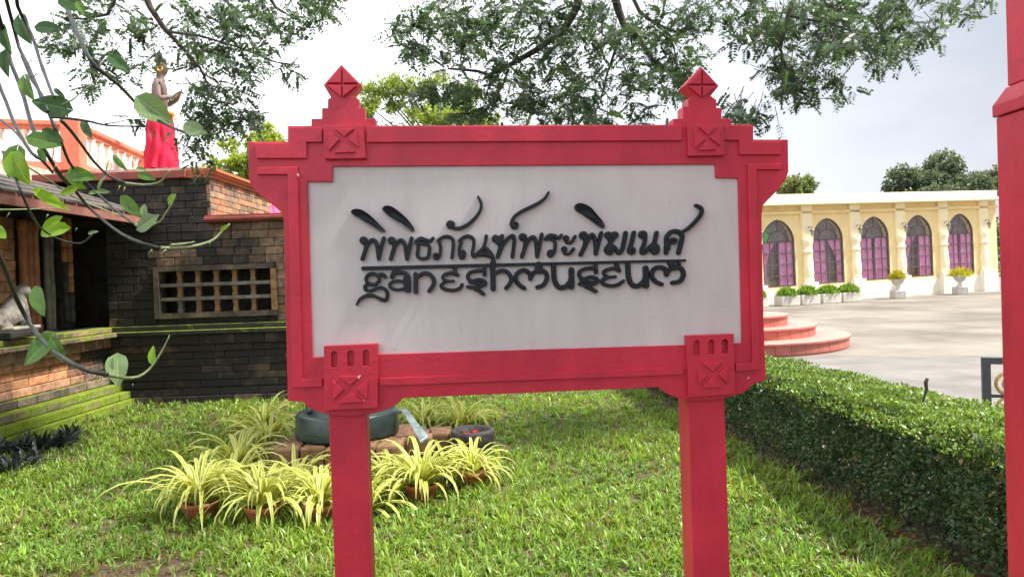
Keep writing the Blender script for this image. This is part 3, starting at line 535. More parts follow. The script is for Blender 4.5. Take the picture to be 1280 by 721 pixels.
b2 = (45, 66, 0); tree('thin_tree', 'thin feathery tree top at the far end of the yellow roof by the red pillar', b2, 10, blobs_px([(1240,226,14,16),(1262,232,20,20)], 60, b2), 2600, .26, (.13, .16, .1), .3)
b3 = (-1.6, 22, 0); tree('yellow_green_tree', 'feathery yellow green tree behind the left finial of the sign', b3, 8, blobs_px([(500,115,34,22),(470,140,34,16),(560,140,40,20),(520,150,60,14),(600,150,40,16),(478,112,24,18),(540,112,30,22),(456,148,18,14),(575,125,30,20),(520,190,70,30),(480,220,60,30),(570,215,60,34),(520,250,60,30)], 20, b3), 24000, .17, (.28, .36, .09), .2, asp=.25)
b4 = (-7, 23, 0); tree('bright_tree', 'bright yellow green bushy tree beyond the temple wall left of the sign', b4, 8, blobs_px([(300,190,40,30),(330,170,30,18),(280,215,30,20),(345,215,34,34),(390,190,40,30),(320,240,60,26),(380,240,50,28)], 20, b4), 15000, .18, (.32, .4, .06), .2, asp=.3)
# shrub past the end of the yellow building
p = BM @ Vector((XR + 2.6, 3, 0)); tree('hedge_shrub', 'green shrub seen past the right end of the yellow building', (p.x, p.y, zp(p.y)), 3.2, [((0, 0, 1.6), (1.6, 1.2, 1.5)), ((1, 0, 2.2), (1, 1, 1))], 1800, .3, (.1, .18, .04), .1)
# far belt of trees closing the view behind sign, temple and building
for i, (x, y, h, r) in enumerate(((-34, 62, 9, 6), (-20, 70, 10, 7), (-6, 74, 9, 7), (6, 72, 10, 7), (14, 76, 9, 6))):
    tree('far_tree', ['far dark tree seen low behind the temple on the left', 'far dark tree second from the temple', 'far tree directly behind the sign board', 'far tree behind the right half of the sign', 'far tree hidden between sign and yellow building'][i], (x, y, 0), h, [((0, 0, h * .5), (r * .8, r * .7, h * .4)), ((r * .4, 0, h * .6), (r * .5, r * .5, h * .25))], 1400, .7, (.08, .12, .045), .35, group='far trees on the horizon')
# ------------------------------------------------------------------ brick laying
BV = {}
def brick_mesh(l, h, d, k):
    key = (round(l, 3), round(h, 3), round(d, 3), k)
    if key in BV: return BV[key]
    r = random.Random(hash(key)); c = min(l, h) * .09; j = lambda s=.06: r.uniform(-s, s) * h
    vs = []
    for y, e in ((d, 0), (c, 0), (0, c)):      # back, shoulder, front
        for x, z in ((-l / 2, -h / 2), (l / 2, -h / 2), (l / 2, h / 2), (-l / 2, h / 2)): vs.append((x - math.copysign(e, x) + (j() if e else 0), y + (abs(j(.05)) if e else 0), z - math.copysign(e, z) + (j(.05) if e else 0)))
    fs = [(8, 9, 10, 11)] + [(a + i, a + (i + 1) % 4, a + 4 + (i + 1) % 4, a + 4 + i) for a in (0, 4) for i in range(4)]
    me = bpy.data.meshes.new('brick'); me.from_pydata(vs, [], fs); me.materials.append(BR); BV[key] = me; return me
def course(parent, o, ux, uy, z, h, segs, ln, color, name='brick', gap=.006, d=.12, proud=0, world=True, off=0):
    """lay one course: o origin on the wall line, ux along, uy inward; segs list of (x0,x1)"""
    for a, b in segs:
        x = a; first = True
        while x < b - .02:
            L_ = ln * random.uniform(.82, 1.15)
            if first: L_ *= (.5 + .5 * off); first = False
            if b - (x + L_) < ln * .35: L_ = b - x
            Lq = max(.05, round((L_ - gap) / .02) * .02); Lm = brick_mesh(Lq, h - gap, d + proud, random.randrange(3))
            p = o + ux * (x + L_ / 2) + Vector((0, 0, z + h / 2)) - uy * (proud + random.uniform(-.004, .006))
            ob = link(name, Lm, None, parent); ob.matrix_parent_inverse = (parent.matrix_basis if parent.parent is None else Matrix()).inverted()
            ob.matrix_basis = Matrix.Translation(p) @ Matrix(((ux.x, uy.x, 0, 0), (ux.y, uy.y, 0, 0), (0, 0, 1, 0), (0, 0, 0, 1))) @ Matrix.Diagonal((L_ and (L_ - gap) / Lq, 1, 1, 1))
            c = color(p); ob.color = (c[0], c[1], c[2], 1); x += L_
MORT = mat('mortar', (.065, .06, .055), .95, .4, 8, .5, 30, .1)
YW = 10.3; XA = -5.62; XS = PY(265, 300, YW).x; XE = -.9
Z1 = PY(300, 403, YW).z; Z2 = PY(310, 277, YW).z; Z3 = PY(200, 224, YW).z
gx0, gx1, gz0, gz1 = PY(194, 360, YW).x, PY(345, 360, YW).x, PY(270, 396, YW).z, PY(270, 331, YW).z
wall = thing('brick_wall', 'black stained old brick wall with a square grille window and mossy ledge', 'wall', (-3.3, YW, 0))
ux, uy = Vector((1, 0, 0)), Vector((0, 1, 0)); O = Vector((0, YW, 0))
# core behind the bricks, leaving the window opening
co = MB()
for a, b in (((XA, YW + .06, -.2), (gx0, YW + .5, Z2 - .01)), ((gx1, YW + .06, -.2), (XE, YW + .5, Z2 - .01)), ((gx0, YW + .06, -.2), (gx1, YW + .5, gz0)), ((gx0, YW + .06, gz1), (gx1, YW + .5, Z2 - .01)), ((gx0, YW + .42, gz0), (gx1, YW + .5, gz1))): co.box(a, b)
co.build('core', MORT, wall, True)
def col_wall(p):
    n = math.sin(p.x * 3.1 + 1) * math.sin(p.z * 4.3) * .12; right = (p.x - XS) / 1.1
    st = .86 - .4 * max(0, min(1, right + .25)) + n + random.uniform(-.06, .06)
    if -4.95 < p.x < -4.35 and 1.5 < p.z < 2.1: st -= .32
    if -3.6 < p.x: st -= .08
    if p.x < -4.95: st = max(st, .62)
    return (st, max(0, .06 - (p.z - Z1) * .1) + .03, random.choice((.08, .12, .2, .3, .22, .45)))
nr = 12; hr = (Z2 - Z1) / nr; VIS = -2.85
for i in range(nr):
    z = Z1 + i * hr; zm = z + hr / 2
    segs = [(XA + .02, VIS)] if not (gz0 - hr * .4 < zm < gz1 + hr * .4) else [(XA + .02, gx0), (gx1, VIS)]
    course(wall, O, ux, uy, z, hr, segs, .235, col_wall, off=i % 2)
# stretch of the same bricks hidden behind the sign: joined
jb = MB()
for i in range(nr):
    x = VIS + .006 - (.1 if i % 2 else 0) * 0
    while x < XE - .05:
        l = random.uniform(.2, .26); jb.box((x + .004, YW + random.uniform(-.005, .004), Z1 + i * hr + .004), (min(x + l, XE) - .004, YW + .1, Z1 + (i + 1) * hr - .004)); x += l
o = jb.build('brickwork', BR, wall, True); o.color = (.45, .05, .3, 1); tag(o, kind='stuff')
# moulded base courses
base = [(0, .1, .17, .0), (.1, .1, .14, 0), (.2, .1, .08, 0), (.3, .1, .05, 0), (.4, .1, .05, 0), (.5, .1, .06, 0), (.6, .1, .06, 0), (.7, .1, .09, 0), (.8, Z1 - .8 - .13, .14, .1), (Z1 - .13, .06, .22, .42), (Z1 - .07, .07, .1, .36)]
for i, (z, h, pr, ms) in enumerate(base):
    course(wall, O, ux, uy, z, h, [(XA + .02, -2.7)], .5, lambda p, ms=ms: (.82 + random.uniform(-.14, .1), ms, random.choice((.05, .1, .2, .3))), name='base_stone', proud=pr, off=i % 2, gap=.005)
    q = MB(); q.box((-2.695, YW - pr, z + .003), (XE, YW + .1, z + h - .003)); o = q.build('base_course', BR, wall, True); o.color = (.68, ms, .2, 1)
# grille window
gr = MB(); t = .07
for a, b in (((gx0, gz0), (gx1, gz0 + t)), ((gx0, gz1 - t), (gx1, gz1)), ((gx0, gz0 + t), (gx0 + t, gz1 - t)), ((gx1 - t * .8, gz0 + t), (gx1, gz1 - t))): gr.box((a[0], YW - .05, a[1]), (b[0], YW + .2, b[1]))
go = gr.build('grille_window', BR, wall, True); go.color = (.6, .12, .06, 1)
iw = (gx1 - gx0 - 2 * t); ih = gz1 - gz0 - 2 * t
OCH = mat('ochre_stone', (.3, .17, .085), .85, .35, 9, .5, 40)
for k in range(3): 
    for j in range(1, 6):
        x = gx0 + t + iw * j / 6; z0 = gz0 + t + ih * k / 3 + (.025 if k else 0); z1 = gz0 + t + ih * (k + 1) / 3 - (.025 if k < 2 else 0)
        q = MB(); q.lathe([(.05, 0), (.052, .02), (.042, (z1 - z0) * .35), (.04, (z1 - z0) * .6), (.052, z1 - z0 - .02), (.05, z1 - z0)], 4, (x, YW + .06, z0), smooth=False, a0=.785); q.build('baluster', OCH if j > 1 or k else GREYST, go)
for k in (1, 2): z = gz0 + t + ih * k / 3; MB().box((gx0 + t, YW - .01, z - .025), (gx1 - t * .8, YW + .15, z + .025)).build('crossbar', GREYST, go, bevel=.008)
for k in range(4): z = gz0 + t + ih * k / 4; MB().box((gx1 - t * .8 + .002, YW - .056, z + .004), (gx1 + .02, YW - .02, z + ih / 4 - .004)).build('edge_brick', OCH, go)
# terracotta coping of the lower stretch
def coping(parent, x0, x1, y0, y1, z, m, h=.1):
    q = MB(); q.prism([(y0, z), (y0 - .05, z + h * .3), (y0 - .05, z + h * .6), (y0, z + h * .7), (y0, z + h), (y1, z + h), (y1, z)], x0, x1, Matrix(((0, 1, 0, 0), (1, 0, 0, 0), (0, 0, 1, 0), (0, 0, 0, 1)))); return q.build('coping', m, parent, True)
coping(wall, XS - .06, XE, YW - .08, YW + .5, Z2, COPR)
# ------------------------------------------------------------------ temple: tall block, projecting wing, terrace
tmp = thing('temple', 'old brick temple with orange mossy plinth, red eave and coral balustraded terrace', 'temple', (-6.5, 8.5, 0))
MB().box((-14, YW + .52, -.2), (XS - .06, 16, Z3)).build('block', MORT, tmp, True)
MB().box((XA, YW + .06, Z2), (XS - .06, YW + .52 - .002, Z3)).build('block_front', MORT, tmp, True)
nu = 6; hu = (Z3 - Z2) / nu
for i in range(nu): course(tmp, O, ux, uy, Z2 + i * hu, hu, [(-6.1, XS)], .25, lambda p: (.82 + random.uniform(-.12, .08), .02, .2), off=i % 2)
Or = Vector((XS, YW, 0)); uxr, uyr = Vector((0, 1, 0)), Vector((-1, 0, 0))
for i in range(nu): course(tmp, Or, uxr, uyr, Z2 + .1 + i * (Z3 - Z2 - .1) / nu, (Z3 - Z2 - .1) / nu, [(.0, 4.4)], .27, lambda p: (.2 + random.uniform(-.18, .2) + (.18 if p.z > Z3 - .15 else 0), .08, random.choice((.5, .3, .8, .2))), off=i % 2, d=.05)
q = MB()
for k, (e, z0, z1) in enumerate(((.03, 0, .045), (.07, .045, .085), (.1, .085, .125))): q.box((XS - .3, YW - .03 - e * .2, Z3 + z0), (XS + e, YW + 4.5, Z3 + z1 - .002))
q.build('return_coping', TERRA, tmp, True)
q = MB(); q.box((-7, YW - .08, Z3), (XS - .302, YW + .6, Z3 + .11)); q.build('coping', COPR, tmp, True, bevel=.01)
# terrace floor and balustrade
ZT = PY(92, 209, 10.9).z; xb = PY(92, 180, 10.9).x
MB().box((-14, YW + .61, Z3 - .1), (XS - .31, 15.9, ZT - .06)).build('terrace_floor', STONEW, tmp, True)
ZR = PY(92, 153, 10.9).z; ye = 13.6; xe = PY(177, 200, ye).x
WHB = mat('white_baluster', (.78, .72, .62), .6, .06)
def balustrade(p0, p1, nb, post0=True, post1=True):
    p0 = Vector(p0); p1 = Vector(p1); d = (p1 - p0); Lh = d.length; d.normalize(); M = Matrix(((d.x, -d.y, 0, p0.x), (d.y, d.x, 0, p0.y), (0, 0, 1, 0), (0, 0, 0, 1))); ob = []
    MB().box((.0, -.09, ZT - .06), (Lh, .09, ZT + .06), M).build('bottom_rail', CORAL, tmp, True)
    MB().box((0, -.1, ZR - .07), (Lh, .1, ZR), M).build('handrail', CORAL, tmp, True, bevel=.012); MB().box((0, -.06, ZR - .13), (Lh, .06, ZR - .072), M).build('under_rail', CORAL, tmp, True)
    for f, k in ((0, post0), (Lh, post1)):
        if k: MB().box((f - .13, -.13, ZT - .06), (f + .13, .13, ZR + .04), M).build('newel_post', CORAL, tmp, True, bevel=.012)
    H = ZR - .13 - ZT - .06
    for i in range(nb):
        x = Lh * (i + 1) / (nb + 1); c = M @ Vector((x, 0, ZT + .06)); MB().lathe([(.06, 0), (.06, .06 * H), (.035, .12 * H), (.06, .35 * H), (.055, .45 * H), (.03, .75 * H), (.04, .8 * H), (.03, .84 * H), (.058, .93 * H), (.058, H)], 10, c).build('baluster', WHB, tmp, True)
balustrade((xb, 10.9, 0), (xe, ye, 0), 8); balustrade((xb - 3.4, 9.6, 0), (xb, 10.9, 0), 11, True, False)
MB().box((-14, 7, Z3 - .4), (xb - .2, YW + .6, ZT - .08)).build('wing_roof_slab', STONEW, tmp, True)
# wing facing right, plinth courses stepping out
XF = -5.62; YN = 5.2; Ow = Vector((XF, YN, 0)); uxw, uyw = Vector((0, 1, 0)), Vector((-1, 0, 0)); LW = YW - YN
MB().box((-9, YN, -.2), (XF - .06, YW + .5, Z1)).build('plinth_core', MORT, tmp, True)
rows = [(0, .1, .42, .72, .2), (.1, .1, .36, .72, .2), (.2, .1, .24, .62, .2), (.3, .1, .1, .3, .1), (.4, .1, .04, .0, .6), (.5, .1, .02, -.05, .9), (.6, .1, .02, -.05, .95), (.7, .1, .06, .0, .8), (.8, Z1 - .93, .12, .34, .4), (Z1 - .13, .06, .24, .5, .3), (Z1 - .07, .07, .12, .5, .3)]
def colw(ms, og):
    def f(p):
        far = (p.y - 8.6) / 1.5; st = .22 + .55 * max(0, min(1, far)) + random.uniform(-.12, .15)
        if p.z < .35 or p.z > .8: st = .42 + random.uniform(-.1, .15)
        return (st, ms + random.uniform(-.06, .04), max(.05, og + random.uniform(-.2, .1)))
    return f
for i, (z, h, pr, ms, og) in enumerate(rows): course(tmp, Ow, uxw, uyw, z, h, [(0, LW - .02 + .0)], .34, colw(ms, og), proud=pr, off=i % 2, gap=.006)
# upper wing wall, door jamb pilasters and columns
XU = -6.05; MB().box((-9, YN, Z1), (XU - .05, YW + .05, Z3 - .1)).build('wing_wall', MORT, tmp, True)
Ou = Vector((XU, YN, 0))
yj = PX(20, 330, XU).y
for i in range(11): course(tmp, Ou, uxw, uyw, Z1 + i * .13, .13, [(1.2, yj - YN)], .3, lambda p: (.3 + random.uniform(-.2, .2), .04, random.choice((.6, .8, .9))), off=i % 2, d=.05)
TERB = mat('terracotta_old', (.4, .17, .09), .8, .35, 7, .4, 40)
for k in range(3):
    y = PX(24 + k * 7.5, 330, XU).y; MB().lathe([(.06, 0), (.06, .1), (.048, .12), (.048, 1.25), (.06, 1.3), (.06, 1.4)], 10, (XU + .05, y, Z1)).build('pilaster_rib', TERB, tmp, True)
y = PX(52, 330, XU).y
for k, w in enumerate((0, .09)): MB().lathe([(.05, 0), (.035, .05), (.045, .5), (.035, .9), (.05, 1.3)], 10, (XU + .06, y + w, Z1)).build('carved_jamb', GREYST, tmp, True)
for k, (u, rr) in enumerate(((76, .035), (82, .045))):
    y = PX(u, 330, XU + .1).y
    for j in range(7): MB().lathe([(rr, 0), (rr * 1.1, .1), (rr, .19)], 8, (XU + .15, y, Z1 + .1 + j * .2)).build('colonnette_drum', TERB if (j > 1 and k) or j > 3 else DARK, tmp, True)
# eave
EV = mat('eave_board', (.27, .11, .085), .7, .25, 4, .3, 40); RT = mat('roof_tile_old', (.1, .085, .075), .85, .4, 6, .5, 30)
ea = PX(178, 281, -4.95); z_e = ea.z; y0, y1 = 4.6, YW - .05; xe0 = -4.9
MB().box((xe0 - .05, y0, z_e), (xe0, y1, z_e + .14)).build('eave_fascia', EV, tmp, True)
q = MB(); q.add([(xe0 - .06, y0, z_e + .1), (xe0 - .06, y1, z_e + .1), (XU - .4, y1, z_e + .62), (XU - .4, y0, z_e + .62), (xe0 - .06, y0, z_e + .03), (xe0 - .06, y1, z_e + .03), (XU - .4, y1, z_e + .5), (XU - .4, y0, z_e + .5)], [(0, 1, 2, 3), (7, 6, 5, 4), (0, 4, 5, 1), (1, 5, 6, 2), (2, 6, 7, 3), (3, 7, 4, 0)]); q.build('eave_roof', RT, tmp, True)
sl = (.52) / (XU - .4 - xe0 + .06)
for i in range(4):
    for j in range(22):
        x = xe0 + .02 - i * .33; z = z_e + .11 + (x - xe0) * sl + .02; yy = y0 + (y1 - y0) * j / 22
        if yy < 6: continue
        q = MB(); d = .36; q.add([(x, yy + .01, z), (x, yy + .24, z), (x - d, yy + .24, z - d * sl - .0), (x - d, yy + .01, z - d * sl), (x, yy + .01, z + .025), (x, yy + .24, z + .025), (x - d, yy + .24, z - d * sl + .012), (x - d, yy + .01, z - d * sl + .012)], [(3, 2, 1, 0), (4, 5, 6, 7), (0, 1, 5, 4), (1, 2, 6, 5), (2, 3, 7, 6), (3, 0, 4, 7)]); q.build('roof_tile', RT, tmp, True)
# ------------------------------------------------------------------ figures
def figure(name, J, E, rad, m, parent, root=0, sub=2):
    me = bpy.data.meshes.new(name); me.from_pydata(J, E, []); me.materials.append(m); o = link(name, me, None, parent)
    o.modifiers.new('mirror_none', 'SKIN'); me.skin_vertices or None
    if not me.skin_vertices: bm = bmesh.new(); bm.from_mesh(me); bm.verts.layers.skin.verify(); bm.to_mesh(me); bm.free()
    sk = me.skin_vertices[0].data
    for i, r in enumerate(rad): sk[i].radius = (r, r) if not hasattr(r, '__len__') else r
    sk[root].use_root = True
    s = o.modifiers.new('sub', 'SUBSURF'); s.levels = sub; s.render_levels = sub; me.polygons.foreach_set('use_smooth', [True] * len(me.polygons)); o.modifiers[0].use_smooth_shade = True
    return o
def human(name, m, parent, arm=((.1, .24, 1.12), (.34, .1, 1.2), (.42, .06, 1.27))):
    J = [(0, 0, .95), (0, 0, 1.1), (.02, 0, 1.3), (.02, 0, 1.42), (.03, 0, 1.52), (.06, 0, 1.6), (.05, 0, 1.68), (.03, 0, 1.75)]; E = [(0, 1), (1, 2), (2, 3), (3, 4), (4, 5), (5, 6), (6, 7)]
    rad = [(.16, .12), (.13, .1), (.17, .11), (.1, .08), (.05, .05), (.075, .085), (.09, .1), (.05, .06)]
    J.append((.165, 0, 1.63)); E.append((5, 8)); rad.append((.014, .014))
    J.append((.14, 0, 1.56)); E.append((5, 9)); rad.append((.03, .02))
    for s in (-1, 1):
        b = len(J); J += [(0, s * .17, 1.39), (arm[0][0], s * arm[0][1], arm[0][2]), (arm[1][0], s * arm[1][1], arm[1][2]), (arm[2][0], s * arm[2][1], arm[2][2])]; E += [(2, b), (b, b + 1), (b + 1, b + 2), (b + 2, b + 3)]; rad += [(.065, .065), (.048, .048), (.033, .033), (.03, .04)]
        for k in range(4):
            h = len(J); w = J[b + 3]; J += [(w[0] + .05, w[1] + (k - 1.5) * .018, w[2] + .02), (w[0] + .09, w[1] + (k - 1.5) * .02, w[2] + .0)]; E += [(b + 3, h), (h, h + 1)]; rad += [(.009, .009), (.008, .008)]
        b = len(J); J += [(0, s * .1, .88), (.03, s * .11, .5), (0, s * .11, .1), (.0, s * .115, .04), (.16, s * .13, .03)]; E += [(0, b), (b, b + 1), (b + 1, b + 2), (b + 2, b + 3), (b + 3, b + 4)]; rad += [(.1, .1), (.07, .07), (.045, .045), (.05, .04), (.035, .03)]
    return figure(name, J, E, rad, m, parent)
STB = mat('statue_brown', (.17, .115, .1), .6, .2, 8, .2); GOLD = mat('gold_trim', (.7, .42, .06), .4, .15, 8, .1, metal=.4); CLOTH = mat('red_cloth', (.55, .018, .055), .75, .15, 5, .3, 30, .2)
ps = PY(203, 216, 12.2); zf = max(ps.z - .05, ZT - .06)
st = thing('temple_statue', 'brown guardian statue in red cloth skirt with round gold earring on the temple terrace', 'statue', (ps.x, 12.2, ZT - .06), R_(12))
hz = PY(205, 72, 12.2).z - (ZT - .06); k = hz / 1.78
b = human('body', STB, st, ((.05, .25, 1.14), (.25, .1, 1.2), (.28, .03, 1.27))); b.scale = (k * .9, k * .88, k)
def skirt(parent, k, z0, z1, m, name='cloth_skirt'):
    q = MB(); vs = []; nz, na = 10, 60
    for j in range(nz + 1):
        t = j / nz; z = z1 + (z0 - z1) * t
        for i in range(na): a = 2 * math.pi * i / na; r = (.16 + .07 * t ** .8) * (1 + (.05 + .09 * t) * math.sin(a * 11 + 2 * t + math.sin(z * 9)) + .05 * math.sin(a * 4 + z * 17)); vs.append((r * math.cos(a) * k * .95, r * math.sin(a) * k * 1.15, z * k))
    q.add(vs, [(j * na + i, j * na + (i + 1) % na, (j + 1) * na + (i + 1) % na, (j + 1) * na + i) for j in range(nz) for i in range(na)], True); return q.build(name, m, parent)
zc0 = (PY(207, 213, 12.2).z - ZT + .06) / k; zc1 = (PY(207, 150, 12.2).z - ZT + .06) / k
skirt(st, k, max(.06, zc0), zc1 + .08, CLOTH)
MB().lathe([(.19 * k, -.02), (.2 * k, 0), (.19 * k, .03)], 24, (0, 0, (zc1 + .08) * k), sy=1.2).build('belt', GOLD, st)
for s in (-1, 1): q = MB(); q.tube([(k * (.045 + .035 * math.cos(a * .6283)), s * .105 * k, k * (1.6 + .035 * math.sin(a * .6283))) for a in range(11)], .012 * k, 6); q.build('earring', GOLD, st)
MB().lathe([(.09 * k, 0), (.085 * k, .03), (.05 * k, .07), (.0, .1)], 14, (.03 * k, 0, 1.72 * k)).build('hair_knot', STB, st)
q = MB(); [q.lathe([(0, -.02), (.02, 0), (0, .02)], 6, (.2 * k, y * k, (zc1 + .02) * k)) for y in (-.08, -.03, .03, .08)]; q.build('flower_garland', mat('marigold', (.85, .5, .02), .6), st)
q = MB(); q.box((-.3, -.3, 0), (.3, .3, .02)); q.build('plinth', STONEW, st)
# pink cloth beyond the wall
pp = PY(337, 272, 13); PINK = mat('pink_cloth', (.72, .12, .3), .7, .25, 6, .3); pc = thing('pink_parasol', 'folded pink cloth parasol standing behind the brick wall', 'parasol', (pp.x, 13, 0))
H0 = PY(330, 238, 13).z; q = MB(); vs = []; na = 36
for j in range(9):
    t = j / 8
    for i in range(na): a = 2 * math.pi * i / na; r = (.02 + .3 * t) * (1 + .18 * math.sin(a * 9)); vs.append((r * math.cos(a), r * math.sin(a), H0 - t * .9))
q.add(vs, [(j * na + i, j * na + (i + 1) % na, (j + 1) * na + (i + 1) % na, (j + 1) * na + i) for j in range(8) for i in range(na)], True); q.build('canopy', PINK, pc); MB().tube([(0, 0, 0), (0, 0, H0 + .06)], .02, 8).build('pole', DARK, pc)
# pale stone guardian crouching on the wing ledge
pg = PX(14, 405, XF + .05); gd = thing('stone_guardian', 'pale crouching stone guardian figure on the temple ledge at the left edge', 'statue', (XF + .02, pg.y, Z1 + .01), R_(0))
MB().box((-.2, -.25, 0), (.2, .22, .09)).build('plinth', DARK, gd, bevel=.02)
J = [(-.05, -.08, .2), (0, 0, .24), (.02, .1, .34), (.03, .14, .46), (.06, .17, .54), (.15, .19, .52), (.1, .2, .12), (.14, .1, .12), (-.02, -.15, .13), (.14, -.12, .12), (-.12, -.2, .3)]
figure('body', J, [(0, 1), (1, 2), (2, 3), (3, 4), (4, 5), (2, 6), (2, 7), (0, 8), (8, 9), (0, 10)], [.11, .11, .1, .08, .1, .06, .05, .05, .08, .05, .03], mat('guardian_stone', (.12, .11, .1), .85, 0, 9, .6, 40, .2, col2=(.5, .46, .4)), gd)
dt = bpy.data.textures.new('weathering', 'CLOUDS'); dt.noise_scale = .07; dm = gd.children[-1].modifiers.new('weather', 'DISPLACE'); dm.texture = dt; dm.strength = .07; dm.mid_level = .5
MB().box((-.14, -.2, .09), (.2, .26, .13)).build('cushion', STONEW, gd, bevel=.015)
# ------------------------------------------------------------------ red gate pillar at the right edge
yp = 1.95; yq = yp + .5; xl = PY(1252, 420, yq).x; zc = PY(1244, 125, yq).z; xu = PY(1258, 60, yq - .045).x
pil = thing('red_pillar', 'tall red painted gate pillar with stepped cap at the right edge', 'pillar', (xl + .25, yp + .25, 0))
MB().box((xl, yp, -.2), (xl + .5, yp + .5, zc - .06)).build('shaft', RED2, pil, True, bevel=.004)
q = MB(); q.add([(xl - .008, yp - .008, zc - .058), (xl + .508, yp - .008, zc - .058), (xl + .508, yp + .508, zc - .058), (xl - .008, yp + .508, zc - .058), (xl - .008, yp - .008, zc - .02), (xl + .508, yp - .008, zc - .02), (xl + .508, yp + .508, zc - .02), (xl - .008, yp + .508, zc - .02), (xu - .002, yp + .04, zc + .03), (xl + .46, yp + .04, zc + .03), (xl + .46, yp + .46, zc + .03), (xu - .002, yp + .46, zc + .03)],
 [(3, 2, 1, 0), (0, 1, 5, 4), (1, 2, 6, 5), (2, 3, 7, 6), (3, 0, 4, 7), (4, 5, 9, 8), (5, 6, 10, 9), (6, 7, 11, 10), (7, 4, 8, 11), (8, 9, 10, 11)]); q.build('cap', RED2, pil, True, bevel=.004)
MB().box((xu, yp + .045, zc + .032), (xl + .455, yp + .455, 4.2)).build('upper_shaft', RED2, pil, True, bevel=.004)
for a, b in (((xl + .035, .3), (xl + .05, zc - .25)), ((xl + .45, .3), (xl + .465, zc - .25))): MB().box((a[0], yp - .012, a[1]), (b[0], yp - .001, b[1])).build('panel_bead', RED2, pil, True)
MB().box((xl + .05, yp - .012, zc - .265), (xl + .45, yp - .001, zc - .25)).build('panel_bead', RED2, pil, True)
# ------------------------------------------------------------------ metal railing with gold scrolls
IRON = mat('grey_iron', (.06, .065, .075), .45, .2, 20, .1, 60, .5)
f0 = PY(1232, 450, 5.0); fn = thing('iron_railing', 'dark grey iron railing with gold scrolls behind the hedge by the red pillar', 'railing', (f0.x, 5.0, 0))
dr = Vector((.92, -.38, 0)).normalized(); q = lambda s, z: Vector((f0.x, 5.0, 0)) + dr * s + Vector((0, 0, z)); ztp = f0.z + .02
MF = Matrix(((dr.x, -dr.y, 0, f0.x), (dr.y, dr.x, 0, 5.0), (0, 0, 1, 0), (0, 0, 0, 1)))
for s in (0, 1.3): MB().box((s - .025, -.025, 0), (s + .025, .025, ztp), MF).build('railing_post', IRON, fn, True, bevel=.003)
MB().box((.0255, -.022, ztp - .045), (1.2745, .022, ztp - .001), MF).build('top_rail', IRON, fn, True, bevel=.003)
MB().box((.0255, -.01, ztp - .27), (1.2745, .01, ztp - .25), MF).build('middle_rail', IRON, fn, True)
MB().box((.0255, -.02, .1), (1.2745, .02, .14), MF).build('bottom_rail', IRON, fn, True)
GOLDP = mat('gold_paint', (.55, .36, .12), .4, .2, 12, .1, metal=.3)
for s in (.13, .4, .67, .94, 1.18):
    for zc_, sg_ in ((ztp - .26, 1), (ztp - .26, -1)):
        pts = []
        for k in range(22): a = math.pi * (1.5 - k * .13) if sg_ > 0 else -math.pi * (1.5 - k * .13); rr = .085 * (1 - k * .032); pts.append(q(s + rr * math.cos(a) * 1, zc_ + sg_ * .09 + rr * math.sin(a)))
        MB().tube(pts, .011, 6).build('scroll', GOLDP, fn, True)
# ------------------------------------------------------------------ hedge
HZ = .66
def hx(y): return 2.22 - .075 * (y - 3)          # front face line
HY0, HY1 = 1.2, 11.5
hd = thing('clipped_hedge', 'long clipped dark green hedge between the lawn and the plaza', 'hedge', (hx(5) + .4, 5, 0))
def hedge_pts(n, kind):
    # denser where it is near the camera
    y = HY0 + (HY1 - HY0) * rng.random(n) ** 1.5; w = .82 - .02 * (y - 3)
    if kind == 'front': x = hx(y) + np.abs(rng.normal(0, .05, n)) + .05 * np.sin(y * 5.1) * np.sin(y * 2.3); z = HZ * (rng.random(n) ** .72) + .02; x -= (HZ - z) * .04; x += .08 * np.exp(-((z - HZ) / .06) ** 2) + np.where(z < .2, rng.random(n) * .22, 0); nn = np.tile((-1., -.25, .35), (n, 1))
    elif kind == 'top': x = hx(y) + w * rng.random(n); z = HZ + .025 * np.sin(y * 7 + x * 5) * np.sin(x * 9) - np.abs(rng.normal(0, .03, n)) + .02 - .05 * np.exp(-((x - hx(y)) / .06) ** 2); nn = np.tile((0., -.1, 1.), (n, 1))
    else: x = hx(y) + w * rng.random(n); z = .12 + (HZ - .14) * rng.random(n); nn = np.tile((-.3, -.3, .7), (n, 1))
    return np.stack([x, y, z], 1), nn
Vs, Qs, Cs = [], [], []; off = 0
for kind, n, colr in (('front', 46000, (.045, .088, .03)), ('top', 56000, (.16, .26, .045)), ('in', 34000, (.03, .055, .02))):  # lit top, shaded front and dark inside are painted into the leaf colours
    P, nn = hedge_pts(n, kind); 
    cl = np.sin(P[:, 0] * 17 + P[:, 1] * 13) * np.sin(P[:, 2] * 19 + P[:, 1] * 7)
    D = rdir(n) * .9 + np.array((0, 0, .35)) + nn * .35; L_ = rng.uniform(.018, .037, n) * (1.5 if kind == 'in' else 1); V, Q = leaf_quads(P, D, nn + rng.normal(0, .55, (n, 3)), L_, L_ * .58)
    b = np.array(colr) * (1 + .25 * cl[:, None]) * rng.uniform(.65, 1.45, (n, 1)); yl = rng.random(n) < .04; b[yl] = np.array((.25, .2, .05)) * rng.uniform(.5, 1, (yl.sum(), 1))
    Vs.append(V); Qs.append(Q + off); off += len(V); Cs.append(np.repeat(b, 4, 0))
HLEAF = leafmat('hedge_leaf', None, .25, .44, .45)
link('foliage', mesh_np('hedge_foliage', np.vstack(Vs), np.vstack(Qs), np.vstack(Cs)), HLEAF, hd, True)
q_ = MB()
